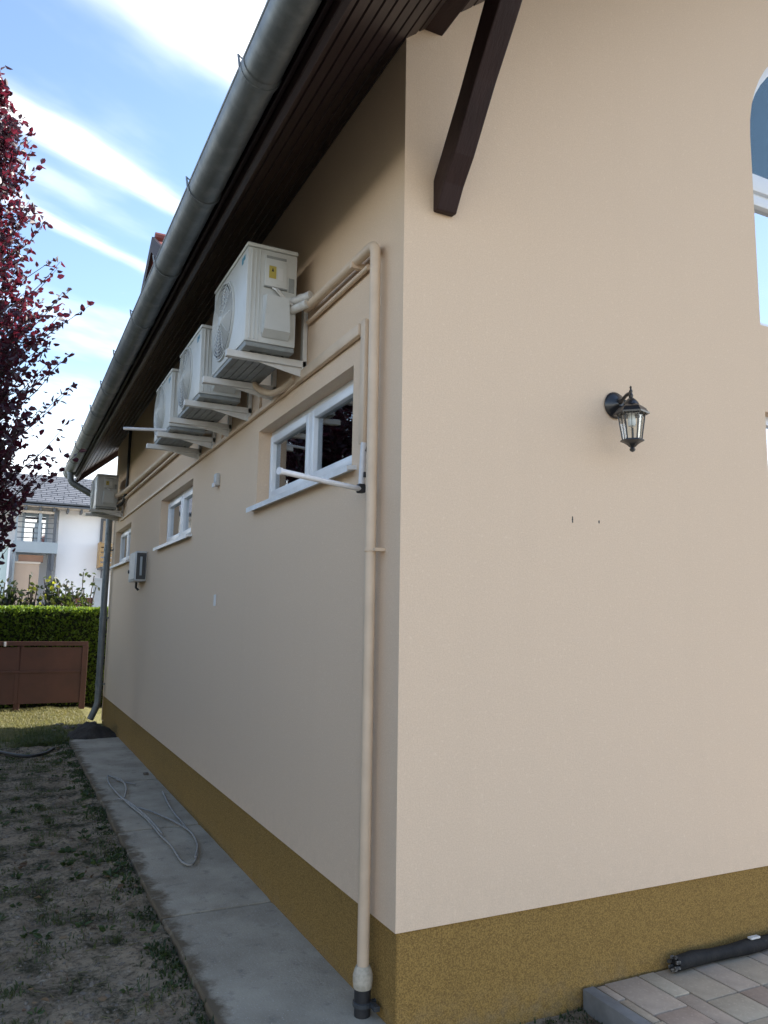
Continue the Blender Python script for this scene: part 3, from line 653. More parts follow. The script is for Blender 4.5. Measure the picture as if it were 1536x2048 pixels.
for z in (.045, -.045):
    MB().lathe([(.035, z - .010), (.040, z - .008), (.040, z + .008), (.035, z + .010)], (px, py, 0), 'z', 16).box(px + .037, .012, py - .006, py + .006, z - .006, z + .006).box(px + .02, px + .045, py - .075, py - .028, z - .010, z + .010, .003).build('pipe_clamp', M['darkbox'], wp)
MB().lathe([(.0255, 1.893), (.0300, 1.894), (.0300, 1.906), (.0255, 1.907)], (px, py, 0), 'z', 16).box(px, .001, py - .050, py - .02, 1.893, 1.907).build('pipe_clip', M['pipe'], wp)
MB().box(px - .03, .001, .40, .425, 3.300, 3.330).build('pipe_clip', M['pipe'], wp)
reloc(wp)

ct = tag(empty('cable_trunking', (0, .5, 2.98)), 'cream cable trunking running level above the windows along the side wall', 'trunking')
MB().box(-.034, -.001, .410, 1.34, 2.966, 3.030, .012).build('wide_cover', M['pipe'], ct, 40)
MB().box(-.026, -.001, 1.34, 9.0, 2.968, 2.998, .004).build('narrow_cover', M['pipe'], ct, 40)
MB().box(-.024, -.0005, .352, .408, 2.42, 3.035, .008).build('upright_cover', M['pipe'], ct, 40)
hs = MB().tube(spline([(-.16, 1.80, 3.10), (-.12, 1.74, 3.03), (-.07, 1.62, 2.985), (-.035, 1.48, 2.995), (-.034, 1.32, 3.006)], 6), .021, 10)
hs.build('drain_hose', M['pipe'], ct, 50)
for y in (2.10, 3.12):
    MB().box(-.020, -.001, y - .013, y + .013, 2.998, 3.12, .004).build('upright_cover', M['pipe'], ct, 40)
reloc(ct)
fp = tag(empty('pipe_run', (0, 4, 3.3)), 'cream pipe run slanting between the third and the farthest air conditioner', 'pipe')
MB().tube(spline([(-.06, 3.95, 3.33), (-.05, 4.3, 3.285), (-.045, 5.0, 3.28), (-.045, 7.0, 3.31), (-.045, 8.3, 3.33), (-.06, 8.60, 3.33), (-.12, 8.76, 3.30)], 5), .034, 10).build('insulated_pipe', M['pipe'], fp, 50)
MB().tube(spline([(-.03, 4.2, 3.215), (-.03, 6.0, 3.23), (-.03, 8.2, 3.25), (-.04, 8.62, 3.24), (-.10, 8.78, 3.2)], 5), .016, 8).build('thin_pipe', M['pipe'], fp, 50)
MB().tube(spline([(-.03, 8.40, 4.22), (-.03, 8.40, 3.6), (-.035, 8.42, 3.35), (-.05, 8.60, 3.2), (-.10, 8.80, 3.16)], 5), .020, 8).build('black_cable', M['black'], fp, 50)
reloc(fp)

# drying arms
dr = tag(empty('clothes_dryer', (0, .40, 2.2)), 'white swing-out drying arm with a black hinge, fixed beside the first window', 'drying arm')
MB().tube([(-.045, .292, 2.405), (-.045, .312, 2.20)], .0145, 12).build('upright', M['white_tube'], dr, 40)
MB().tube([(-.045, .312, 2.190), (-.520, .06, 2.186)], .0125, 12).build('arm', M['white_tube'], dr, 40)
MB().tube([(-.514, .063, 2.186), (-.526, .057, 2.186)], .0155, 12).build('end_cap', M['white_tube'], dr, 40)
MB().box(-.064, -.028, .294, .330, 2.172, 2.214, .006).build('hinge', M['black'], dr)
for z in (2.375, 2.255): MB().box(-.045, .002, .282, .298, z - .012, z + .012, .002).build('wall_plate', M['black'], dr)
reloc(dr)
ro = tag(empty('drying_rod', (0, 3.42, 3.1)), 'long thin white rod jutting from the wall under the third air conditioner', 'rod')
MB().tube([(.0, 3.415, 3.125), (-.725, 3.44, 3.075)], .013, 10).build('rod', M['white_tube'], ro, 40)
MB().lathe([(.026, -.008), (.026, -.001)], (0, 3.415, 3.125), 'x', 12).build('flange', M['white_tube'], ro)
reloc(ro)

# small boxes on the wall
vb = tag(empty('vent_cap', (0, 3.2, 2.68)), 'small grey vent cap on the wall between the first two windows', 'vent')
MB().box(-.035, 0, 3.155, 3.235, 2.635, 2.735, .008).build('housing', M['greybox'], vb, 40)
MB().box(-.050, -.034, 3.162, 3.228, 2.622, 2.658, .006).build('spout', M['white_tube'], vb, 40); reloc(vb)
stk = MB().box(-.006, -.0005, 3.115, 3.175, 1.680, 1.768, .002).build('cover_plate', M['white_tube'])
tag(stk, 'tiny white cover plate low on the side wall below the vent', 'cover plate')
eb = tag(empty('meter_box', (0, 6.5, 2)), 'pale grey meter box with smoked side panel below the farthest window', 'meter box')
MB().box(-.125, 0, 6.50, 7.02, 1.995, 2.345, .008).build('body', M['greybox'], eb, 40)
MB().box(-.118, -.012, 6.490, 6.502, 2.015, 2.325, .002).build('side_panel', M['darkbox'], eb)
MB().box(-.080, -.055, 6.484, 6.491, 2.06, 2.28, .002).build('panel_bar', M['ngrey'], eb)
MB().box(-.132, -.124, 6.53, 6.99, 2.02, 2.325, .003).build('door', M['greybox'], eb)
MB().box(-.146, -.131, 6.95, 6.975, 2.10, 2.14, .003).build('latch', M['black'], eb)
MB().tube([(-.05, 6.9, 2.0), (-.05, 6.9, 1.93), (-.02, 6.9, 1.90)], .014, 8).build('cable_gland', M['black'], eb); reloc(eb)

# screw holes in the gable
for x, h, nm in ((.923, .030, 'larger dark screw hole in the front wall below the lantern, on the left'), (1.086, .014, 'smaller screw hole in the front wall below the lantern')):
    tag(MB().lathe([(.0035, -.0015), (.0045, .0)], (x, 0, 2.083), 'y', 10).box(x - .0028, x + .0028, -.0012, .0, 2.083 - h / 2, 2.083 + h / 2).build('screw_hole', M['black']), nm, 'screw hole')

# ------------------------------------------------------------------ wall lantern
lx, ly = 1.170, -.150
ln = tag(empty('wall_lantern', (1.187, 0, 2.68)), 'black metal wall lantern with glass panes and pale bulb on front wall', 'lantern')
MB().lathe([(.066, -.001), (.069, -.008), (.060, -.020), (.034, -.030), (.022, -.040), (.016, -.05)], (1.203, 0, 2.680), 'y', 24).build('back_plate', M['blackmetal'], ln, 40)
MB().tube(spline([(1.203, -.03, 2.685), (1.19, -.07, 2.690), (1.18, -.11, 2.703), (lx, ly, 2.704)], 6), [.014 if i < 6 else .009 for i in range(19)], 10).build('arm', M['blackmetal'], ln, 50)
MB().tube(spline([(1.20, -.045, 2.668), (1.19, -.075, 2.645), (1.176, -.10, 2.655), (1.175, -.105, 2.68)], 6), .0055, 8).build('scroll', M['blackmetal'], ln, 50)
top = MB().lathe([(.002, 2.738), (.006, 2.732), (.004, 2.722), (.009, 2.712), (.007, 2.700), (.012, 2.690), (.010, 2.678), (.022, 2.668), (.033, 2.655), (.038, 2.642), (.034, 2.640)], (lx, ly, 0), 'z', 20)
top.lathe([(.034, 2.646), (.050, 2.636), (.068, 2.622), (.078, 2.604), (.084, 2.602), (.083, 2.594), (.066, 2.602), (.03, 2.615)], (lx, ly, 0), 'z', 6, .3)
top.build('cap', M['blackmetal'], ln, 35)
a0 = .3
fr = MB(); rt_, rb_ = .064, .044; zt_, zb_ = 2.606, 2.468
fr.lathe([(rt_ + .006, 2.612), (rt_ + .006, 2.598), (rt_ - .006, 2.598), (rt_ - .006, 2.612)], (lx, ly, 0), 'z', 6, a0)
fr.lathe([(rb_ - .012, 2.472), (rb_ + .010, 2.470), (rb_ + .012, 2.463), (rb_ - .005, 2.455), (.024, 2.445), (.018, 2.438), (.010, 2.432), (.014, 2.424), (.011, 2.415), (.003, 2.411)], (lx, ly, 0), 'z', 6, a0)
for k in range(6):
    t = a0 + math.pi / 3 * k
    fr.tube([(lx + rt_ * math.cos(t), ly + rt_ * math.sin(t), zt_), (lx + rb_ * math.cos(t), ly + rb_ * math.sin(t), zb_)], .0034, 6)
    t2 = t + .52
    fr.tube([(lx + rt_ * .88 * math.cos(t2), ly + rt_ * .88 * math.sin(t2), zt_), (lx + rb_ * .88 * math.cos(t2), ly + rb_ * .88 * math.sin(t2), zb_)], .0016, 5)
fr.build('cage', M['blackmetal'], ln, 35)
for k in range(6):
    t, t2 = a0 + math.pi / 3 * k, a0 + math.pi / 3 * (k + 1)
    P = lambda r, tt, z: (lx + r * math.cos(tt), ly + r * math.sin(tt), z)
    rr, rq = rt_ - .004, rb_ - .004
    MB().hexa([P(rq, t, zb_), P(rq, t2, zb_), P(rq - .002, t2, zb_), P(rq - .002, t, zb_), P(rr, t, zt_), P(rr, t2, zt_), P(rr - .002, t2, zt_), P(rr - .002, t, zt_)]).build('pane', M['lampglass'], ln)
MB().lathe([(.014, 2.60), (.015, 2.585), (.018, 2.575), (.019, 2.55), (.015, 2.538), (.004, 2.534)], (lx, ly, 0), 'z', 16).build('bulb', M['bulb'], ln, 50)
MB().tube([(lx + .004, ly, 2.46), (lx + .004, ly, 2.53)], .005, 8).build('lamp_holder', M['blackmetal'], ln)
reloc(ln)

# ------------------------------------------------------------------ ground
def axis_pts(segs):
    out = [segs[0][0]]
    for a, b, st in segs:
        n = max(1, int(round((b - a) / st))); out += [a + (b - a) * (i + 1) / n for i in range(n)]
    return out
gx = axis_pts([(-600, -60, 60), (-60, -8, 4), (-8, -2.2, .3), (-2.2, -.5, .025), (-.5, 1.2, .10), (1.2, 12, .6), (12, 60, 6), (60, 600, 60)])
gy = axis_pts([(-600, -60, 60), (-60, -4, 4), (-4, .0, .10), (.0, 5, .025), (5, 10.5, .05), (10.5, 14, .25), (14, 60, 3), (60, 600, 60)])
def ground_z(x, y):
    base = -.055
    if x > .0: base = -.085
    if -4 < x < 1.2 and -2 < y < 13:
        h = noise.noise((x * 2.1, y * 2.1, 3.1)) * .020 + noise.noise((x * 8, y * 8, 1.3)) * .016 + noise.noise((x * 20, y * 20, 5.7)) * .011
        if x > -.45: h *= .4
        # drift of soil against the slab edge
        if x < 0: base += .020 * math.exp(-((x + .64) / .12) ** 2)
        return base + h
    return base
nx_, ny_ = len(gx), len(gy)
V = [(x, y, ground_z(x, y)) for y in gy for x in gx]
Fc = [(j * nx_ + i, j * nx_ + i + 1, (j + 1) * nx_ + i + 1, (j + 1) * nx_ + i) for j in range(ny_ - 1) for i in range(nx_ - 1)]
me = bpy.data.meshes.new('ground'); me.from_pydata(V, [], Fc); me.update()
tag(link('ground', me, M['soil'], None, 180), kind='structure')

# concrete path of cast slabs
pathbed = MB().box(-.59, .008, -.6, 8.2, -.3, -.09).build('path', M['pavbed']); tag(pathbed, kind='structure')
joints = [-.55, -.26, 1.57, 3.39, 5.22, 7.05, 8.12]
for a, b in zip(joints[:-1], joints[1:]):
    n = max(2, int((b - a) / .06)); m_ = MB(); V = []; rowsx = [-.6, -.592, -.56, -.3, -.02, .009]
    rr = random.Random(int(a * 100) + 5)
    ys = [a + .009 + (b - a - .018) * i / n for i in range(n + 1)]
    tilt = rr.uniform(-.004, .004); 
    for y in ys:
        ed = .008 * noise.noise((y * 3, a, 0)) + .007 * noise.noise((y * 17, a, 2))
        for i, x in enumerate(rowsx):
            z = tilt * (y - a) / 1.8 + (.0 if i else -.010) + .002 * noise.noise((x * 6, y * 6, 0))
            xx = x + (ed if i < 2 else ed * .6 if i == 2 else 0)
            if y in (ys[0], ys[-1]): z -= .005
            V.append((xx, y, z))
    k_ = len(rowsx); F2 = [(j * k_ + i, j * k_ + i + 1, (j + 1) * k_ + i + 1, (j + 1) * k_ + i) for j in range(n) for i in range(k_ - 1)]
    o = len(V); V += [(x, y, -.12) for (x, y, z) in [V[j * k_] for j in range(n + 1)]]
    F2 += [(j * k_, (j + 1) * k_, o + j + 1, o + j) for j in range(n)]
    o2 = len(V); V += [(V[i][0], V[i][1], -.10) for i in range(k_)] + [(V[n * k_ + i][0], V[n * k_ + i][1], -.10) for i in range(k_)]
    F2 += [(i, i + 1, o2 + i + 1, o2 + i) for i in range(k_ - 1)] + [(n * k_ + i, n * k_ + i + 1, o2 + k_ + i + 1, o2 + k_ + i) for i in range(k_ - 1)]
    m_.add(V, F2); m_.build('slab', M['concrete'], pathbed, 35)

# paved terrace by the front wall
pv = MB().box(.99, 5.4, -3.2, .008, -.30, -.012).build('pavement', M['pavbed']); tag(pv, kind='structure')
MB().box(.925, .988, -1.0, -.004, -.30, .004, .008).build('kerb', M['kerb'], pv, 40)
MB().box(.925, .988, -2.02, -1.008, -.30, .002, .008).build('kerb', M['kerb'], pv, 40)
MB().box(.925, .988, -3.2, -2.03, -.30, .005, .008).build('kerb', M['kerb'], pv, 40)
colsx = []; x = .994; rp = random.Random(3)
for w_ in (.05, .20, .10, .20, .15, .20, .10, .20, .15, .20, .20, .15, .2, .15, .2, .2):
    colsx.append((x, x + w_)); x += w_
meshes = {}
for (xa, xb) in colsx:
    y = -.005 if xb - xa > .06 else -.012; first = True
    while y > (-1.7 if xa < 2.6 else -.8):
        L_ = rp.choice([.10, .15, .20, .20, .30]) if xb - xa > .06 else .2
        if first: L_ = rp.choice([.12, .14, .22, .30]); first = False
        wd = round(xb - xa - .007, 4); key = (wd, L_, rp.randrange(len(M['pav'])))
        if key not in meshes:
            t = MB().box(0, wd, -(L_ - .007), 0, -.06, 0, .0045).build('paver', M['pav'][key[2]], pv, 40); meshes[key] = t.data
        else: t = link('paver', meshes[key], None, pv)
        t.location = (xa + .0035, y - .0035, rp.uniform(-.002, .002)); t.rotation_euler = (rp.uniform(-.006, .006), rp.uniform(-.006, .006), rp.uniform(-.006, .006))
        y -= L_

# black pipe lying along the foot of the wall
bp = tag(empty('black_pipe', (1.45, -.05, 0)), 'dirty black pipe with a frayed end lying on the pavers against the plinth', 'pipe')
pts = [(1.435 + .12 * i, -.052 + .006 * math.sin(i * 1.3), .036 + .002 * math.sin(i * 2.1)) for i in range(26)]
MB().tube(pts, [.031 + .0035 * math.sin(i * 1.9) for i in range(26)], 12).build('tube', M['roll'], bp, 50)
e = MB()
for k in range(7):
    t = k * .9; e.box(1.415 + .012 * math.sin(k), 1.44, -.052 + .026 * math.cos(t) - .006, -.052 + .026 * math.cos(t) + .006, .041 + .026 * math.sin(t) - .008, .041 + .026 * math.sin(t) + .006, .002)
e.build('frayed_end', M['fray'], bp); reloc(bp)
e = MB().box(1.92, 1.985, -.075, -.05, .070, .080, .003); e.build('mortar_crumb', M['lag'], bp).matrix_parent_inverse = Matrix.Translation(-Vector(bp.location))

# cable left on the path
C1 = [(-.226, 4.971), (-.304, 5.027), (-.357, 5.202), (-.425, 5.443), (-.456, 5.088), (-.445, 4.655), (-.415, 4.216), (-.364, 3.776), (-.343, 3.458), (-.335, 3.112), (-.316, 2.821), (-.317, 2.564), (-.318, 2.40), (-.275, 2.345), (-.215, 2.465), (-.145, 2.744), (-.118, 2.989), (-.118, 3.141), (-.118, 3.364), (-.117, 3.691), (-.099, 4.046), (-.061, 4.522)]
C2 = [(-.509, 4.347), (-.433, 4.337), (-.393, 4.078), (-.325, 3.916), (-.265, 3.78), (-.216, 3.599), (-.169, 3.426), (-.125, 3.165), (-.122, 2.98), (-.150, 2.72), (-.222, 2.47)]
C3 = [(-.404, 5.37), (-.337, 5.132), (-.341, 4.788), (-.406, 4.41), (-.425, 4.333), (-.40, 4.20), (-.352, 3.77), (-.33, 3.44), (-.322, 3.1)]
cb = tag(empty('power_cable', (-.3, 3.5, 0)), 'pale cable lying in loose loops on the concrete path', 'cable')
for ci, cc in enumerate((C1, C2, C3)):
    MB().tube(spline([(x, y, .013 + .004 * ci + .006 * abs(math.sin(i * 1.7))) for i, (x, y) in enumerate(cc)], 6), .0075, 7).build('strand', M['cable'], cb, 60)
reloc(cb)
for (x, y, z) in ((-.10, 4.95, 'dark'),):
    tag(MB().box(-.085, -.035, 5.42, 5.47, 0, .022, .006).build('stone_chip', M['clod']), 'small dark chip on the path against the plinth', 'stone')

# hose / cover arc half buried in the yard
hp = [(-1.75, 8.2, -.03), (-1.55, 7.82, -.03), (-1.387, 7.55, -.028), (-1.23, 7.28, -.028), (-1.075, 7.15, -.028), (-.908, 7.32, -.028), (-.80, 7.66, -.034)]
tag(MB().tube(spline(hp, 6), .018, 8).build('garden_hose', M['black'], None, 60), 'black hose curving over the bare soil at the left edge', 'hose')

# heap of dug earth by the downpipe
mb = MB(); V = []; Fc = []; nr, ns = 9, 26
for i in range(nr + 1):
    for k in range(ns):
        t = 2 * math.pi * k / ns; r = i / nr * (1 + .18 * noise.noise((math.cos(t) * 1.4, math.sin(t) * 1.4, 4)))
        x, y = -.30 + r * .36 * math.cos(t), 8.42 + r * .52 * math.sin(t)
        h = .17 * (1 - (i / nr) ** 1.4) + .085 * noise.noise((x * 9, y * 9, 0)) * (1 - i / nr) - .05 * (i / nr)
        V.append((x, y, h + .0))
for i in range(nr):
    for k in range(ns): Fc.append((i * ns + k, i * ns + (k + 1) % ns, (i + 1) * ns + (k + 1) % ns, (i + 1) * ns + k))
mb.add(V, Fc); tag(mb.build('soil_heap', M['darksoil'], None, 60, fix=False), 'heap of dark dug earth at the far end of the path', 'soil heap')
mb = MB(); rs = random.Random(5)
for k in range(26):
    x, y = rs.uniform(-.75, -.1), rs.uniform(8.9, 9.9); s = rs.uniform(.02, .055)
    bm = bmesh.new(); bmesh.ops.create_icosphere(bm, subdivisions=1, radius=s)
    for p in bm.verts: p.co *= rs.uniform(.7, 1.2)
    bm.verts.index_update(); mb.add([(p.co.x + x, p.co.y + y, p.co.z * .6 - .03) for p in bm.verts], [[p.index for p in f.verts] for f in bm.faces]); bm.free()
tag(mb.build('rubble', M['clod']), 'scattered clods and rubble around the downpipe foot', 'rubble', kind='stuff')

# ------------------------------------------------------------------ vegetation on the ground
def blades(name, m, n, sampler, hmin, hmax, wd, seed, lean=.6):
    rg = random.Random(seed); V = []; Fc = []
    for _ in range(n):
        s = sampler(rg)
        if s is None: continue
        x, y, hs = s; z = ground_z(x, y) - .004; h = rg.uniform(hmin, hmax) * hs; t = rg.uniform(0, 6.283); l = rg.uniform(.1, lean) * h
        dx, dy = math.cos(t) * l, math.sin(t) * l; wx, wy = -math.sin(t) * wd * rg.uniform(.6, 1.2), math.cos(t) * wd
        o = len(V)
        V += [(x - wx, y - wy, z), (x + wx, y + wy, z), (x + dx * .4 + wx * .8, y + dy * .4 + wy * .8, z + h * .6), (x + dx * .4 - wx * .8, y + dy * .4 - wy * .8, z + h * .6), (x + dx, y + dy, z + h * (1 - .3 * l / h))]
        Fc += [(o, o + 1, o + 2, o + 3), (o + 3, o + 2, o + 4)]
    me = bpy.data.meshes.new(name); me.from_pydata(V, [], Fc); me.update()
    return link(name, me, m)
rc = random.Random(21)
clumps = [(rc.uniform(-2.1, -.66), rc.uniform(.1, 8.6), rc.uniform(.03, .10), rc.uniform(.5, 1.1)) for _ in range(150)] + [(rc.uniform(-2.1, -.66), rc.uniform(.1, 8.6), rc.uniform(.10, .20), rc.uniform(.8, 1.5)) for _ in range(34)]
def s_clump(rg):
    cx, cy, r, h = rg.choice(clumps); return cx + rg.gauss(0, r * .55), cy + rg.gauss(0, r * .6), h
tag(blades('grass_tufts', M['grass'], 9000, s_clump, .015, .045, .0035, 1, 1.2), 'sparse green tufts growing on the shaded bare soil', 'grass', kind='stuff')
def s_edge(rg):
    y = rg.uniform(.2, 9.2); d = noise.noise((y * 2.3, 0, 7)) + .35 * noise.noise((y * 9, 0, 2))
    if d < -.10 + rg.uniform(-.1, .1): return None
    return -.60 - rg.gauss(.03, .045 + .05 * max(0, d)), y, .5 + .9 * max(0, d) + (.5 if rg.random() < .06 else 0)
tag(blades('edge_weeds', M['weed'], 6500, s_edge, .012, .05, .006, 2, 1.0), 'dark weeds growing along the edge of the concrete path', 'weeds', kind='stuff')
def s_lawn(rg): return rg.uniform(-2.4, -.15), rg.uniform(8.5, 12.2), 1.0
tag(blades('lawn', M['drygrass'], 26000, s_lawn, .015, .05, .004, 3, .9), 'sunlit yellow-green grass strip before the brown fence', 'grass', kind='stuff')
def s_lawn2(rg):
    y = 8.0 + abs(rg.gauss(0, .5)); return rg.uniform(-.9, -.55) - abs(rg.gauss(0, .2)), y, rg.uniform(.6, 1.4)
tag(blades('weed_patch', M['grass'], 4000, s_lawn2, .03, .08, .005, 4, .9), 'green weeds where the path ends', 'weeds', kind='stuff')
def s_front(rg): return rg.uniform(.1, .92), -abs(rg.gauss(0, .12)), rg.uniform(.4, 1)
tag(blades('weeds_by_kerb', M['weed'], 700, s_front, .01, .04, .004, 6, 1.0), 'small weeds in the soil between plinth corner and kerb', 'weeds', kind='stuff')
# clods and twigs
mb = MB(); rs = random.Random(9)
bmI = bmesh.new(); bmesh.ops.create_icosphere(bmI, subdivisions=1, radius=1); bmI.verts.index_update()
iv = [p.co.copy() for p in bmI.verts]; ifc = [[p.index for p in f.verts] for f in bmI.faces]; bmI.free()
for k in range(4200):
    x, y = rs.uniform(-2.1, -.63), rs.uniform(.1, 8.4); s = rs.uniform(.003, .010) * (2.0 if rs.random() < .08 else 1)
    z = ground_z(x, y); a = [rs.uniform(.6, 1.3) for _ in iv]
    mb.add([(x + p.x * s * q, y + p.y * s * q * 1.3, z + p.z * s * q * .7) for p, q in zip(iv, a)], ifc)
tag(mb.build('soil_clods', M['clod'], None, fix=False), 'loose crumbs of earth on the bare yard', 'soil', kind='stuff')
mb = MB()
for k in range(420):
    x, y = rs.uniform(-2.0, -.66), rs.uniform(.2, 8.0); t = rs.uniform(0, 6.28); l = rs.uniform(.02, .07); z = ground_z(x, y) + .004
    mb.tube([(x, y, z), (x + l * math.cos(t), y + l * math.sin(t), z + rs.uniform(0, .008))], .0018, 3)
tag(mb.build('straw', M['drygrass'], None, fix=False), 'dry stalks scattered over the bare yard', 'straw', kind='stuff')

# ------------------------------------------------------------------ leaves
def leaf_mesh(name, m, items, parent, size, asp=.62, cup=.18):
    V = []; Fc = []
    for (p, d, s) in items:
        u = Vector(d).normalized(); a = Vector((random.gauss(0, 1), random.gauss(0, 1), random.gauss(0, 1)))
        w = (a - u * a.dot(u)).normalized(); n = u.cross(w); L_ = size * s; B = L_ * asp * .5; o = len(V)
        c = Vector(p)
        V += [c, c + u * L_ * .35 + w * B + n * L_ * cup, c + u * L_ * .75 + w * B * .75 + n * L_ * cup * .6, c + u * L_, c + u * L_ * .75 - w * B * .75 + n * L_ * cup * .6, c + u * L_ * .35 - w * B + n * L_ * cup, c + u * L_ * .5]
        Fc += [(o, o + 1, o + 2, o + 6), (o + 6, o + 2, o + 3), (o + 3, o + 4, o + 6), (o + 6, o + 4, o + 5, o)]
    me = bpy.data.meshes.new(name); me.from_pydata([tuple(v) for v in V], [], Fc); me.update()
    return link(name, me, m, parent)
rg = random.Random(61); random.seed(61); it = []; it2 = []
for k in range(130):
    x, y = rg.uniform(-1.9, -.68), rg.uniform(.15, 8.2)
    if rg.random() < .3: x = -.66 - abs(rg.gauss(0, .05))
    z = ground_z(x, y) + .006; n_ = rg.randrange(5, 13); sz = rg.uniform(.5, 1.25)
    for j in range(n_):
        t = rg.uniform(0, 6.283); it.append(((x + .01 * math.cos(t), y + .01 * math.sin(t), z), (math.cos(t), math.sin(t), rg.uniform(.1, .6)), sz * rg.uniform(.6, 1.2)))
for k in range(150):
    x, y = rg.uniform(-2.0, -.62), rg.uniform(.1, 8.4); t = rg.uniform(0, 6.283)
    it2.append(((x, y, ground_z(x, y) + .012), (math.cos(t), math.sin(t), rg.uniform(-.1, .25)), rg.uniform(.5, 1.3)))
tag(leaf_mesh('weed_rosettes', M['weed2'], it, None, .045, .5), 'low broad leaved weeds dotted over the bare yard', 'weeds', kind='stuff')
tag(leaf_mesh('fallen_leaves', M['deadleaf'], it2, None, .04, .6), 'dry fallen leaves lying on the bare yard', 'leaves', kind='stuff')
def tree(name, base, zmin, ztop, env, label, leafm, size, ntw, lpt, seed, trunk_r=.09, sub=None, upw=.9, group=None, spread=(.75, 1.08), scat=0.0, zpow=.9):
    """env(z) -> crown radius; limbs rise from the trunk, twigs fan out to the envelope and carry leaves"""
    rg = random.Random(seed); random.seed(seed)
    root = tag(empty(name, base), label, 'tree', group); B = Vector(base); H = ztop
    tr = MB(); trunk = []; n = 10
    for i in range(n + 1):
        f = i / n; trunk.append(Vector((B.x + .10 * noise.noise((f * 3, seed, 0)), B.y + .10 * noise.noise((f * 3, seed, 5)), B.z - .1 + (H * .93) * f)))
    tr.tube(trunk, [trunk_r * (1 - .9 * i / n) + .006 for i in range(n + 1)], 9)
    items = []; items2 = []; tw = MB()
    for _ in range(ntw):
        z = zmin + (ztop - zmin) * rg.random() ** zpow; er = env(z); t = rg.uniform(0, 6.283)
        r1 = er * (rg.random() ** .45) * rg.uniform(*spread)
        end = Vector((B.x + r1 * math.cos(t), B.y + r1 * math.sin(t), z))
        r0 = r1 * rg.uniform(.25, .55); zs = z - upw * (r1 - r0) - rg.uniform(.05, .3)
        st = Vector((B.x + r0 * math.cos(t + rg.uniform(-.4, .4)), B.y + r0 * math.sin(t + rg.uniform(-.4, .4)), max(zs, B.z + .6)))
        mid = (st + end) / 2 + Vector((rg.uniform(-.05, .05), rg.uniform(-.05, .05), -.04))
        path = spline([st, mid, end], 4); tw.tube(path, [.008 - .006 * i / (len(path) - 1) for i in range(len(path))], 4, cap=False)
        if rg.random() < .25:
            f = min(1, max(0, (st.z - .5 - B.z) / (H * .93))); q = trunk[min(n, int(f * n))]
            tr.tube(spline([q, (q + st) / 2 + Vector((0, 0, -.05)), st], 3), [.022 - .014 * i / 6 for i in range(7)], 5, cap=False)
        dirn = (end - st).normalized()
        for j in range(lpt):
            f = .05 + .95 * (j + rg.random()) / lpt; k = f * (len(path) - 1); i0 = min(int(k), len(path) - 2); p = path[i0].lerp(path[i0 + 1], k - i0) + Vector((rg.gauss(0, scat), rg.gauss(0, scat), rg.gauss(0, scat)))
            d = (dirn * .5 + Vector((rg.gauss(0, .7), rg.gauss(0, .7), rg.gauss(-.1, .6))))
            (items2 if sub and rg.random() < sub[1] else items).append((p, d, rg.uniform(.65, 1.15)))
    tr.build('trunk', M['bark'], root, 60, fix=False); tw.build('twigs', M['bark'], root, 60, fix=False)
    leaf_mesh('crown', leafm, items, root, size)
    if items2: leaf_mesh('crown', sub[0], items2, root, size)
    return reloc(root)
def interp(tab):
    zs = [a for a, _ in tab]; rs_ = [b for _, b in tab]
    return lambda z: float(np.interp(z, zs, rs_))
plum_env = interp([(1.9, .55), (2.5, .75), (3.0, .98), (3.5, 1.18), (4.3, 1.30), (5.0, 1.28), (5.8, 1.0), (6.6, .85), (7.2, .62), (7.8, .36), (8.2, .22)])
tree('plum_tree', (-2.12, 7.0, -.05), 2.0, 8.15, plum_env, 'tall purple leaved plum tree rising at the left edge of the yard', M['plum'], .092, 1150, 22, 11, .10, spread=(.45, 1.20), scat=.028, zpow=1.25)
genv = interp([(.4, 1.2), (1.2, 1.8), (2.0, 1.9), (3, 1.6), (3.7, 1.0), (4.2, .4)])
for (gy_, gh, lab, sd) in ((12.4, 7.0, 'dark green tree beyond the purple tree, mirrored in the nearest window', 31), (9.2, 7.2, 'dark green tree left of the purple tree, mirrored in the middle window', 32),
                           (5.8, 7.4, 'unseen bushy green tree shading the yard from the left, opposite the middle window', 33), (2.6, 6.9, 'unseen bushy green tree shading the yard from the left, opposite the nearest window', 34), (-.6, 6.6, 'unseen bushy green tree shading the yard from the left, nearest the front corner', 35)):  # bushy ones are unseen, filling out the row to shade the side wall
    tree('garden_tree', (-5.7, gy_, -.05), .5, gh * .55, genv, lab, M['greenleaf'], .21, 560, 12, sd, .13, (M['yellowleaf'], .05) if sd in (31, 32) else None, group='green trees left of the yard')

# clipped hedge behind the fence
hd = tag(empty('hedge', (-1, 12.9, -.05)), 'long clipped green hedge with sunlit top behind the brown fence', 'hedge')
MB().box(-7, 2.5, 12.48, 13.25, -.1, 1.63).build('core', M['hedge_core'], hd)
rg = random.Random(41); random.seed(41); it = []
for _ in range(17000):
    x = rg.uniform(-2.6, .7) if rg.random() < .86 else rg.uniform(-7, 2.5); f = rg.random()
    bump_ = .035 * noise.noise((x * 2.2, f * 6, 3))
    if f < .62: p = (x, 12.47 - rg.uniform(-.03, .05) + bump_, rg.uniform(-.02, 1.70)); d = (rg.gauss(0, .5), -.7 + rg.gauss(0, .4), .35 + rg.gauss(0, .5))
    else: p = (x, rg.uniform(12.45, 13.3), 1.64 + rg.uniform(-.02, .055) + bump_); d = (rg.gauss(0, .5), rg.gauss(0, .5), .9 + rg.gauss(0, .3))
    it.append((p, d, rg.uniform(.6, 1.2)))
leaf_mesh('foliage', M['hedge'], it, hd, .06); reloc(hd)
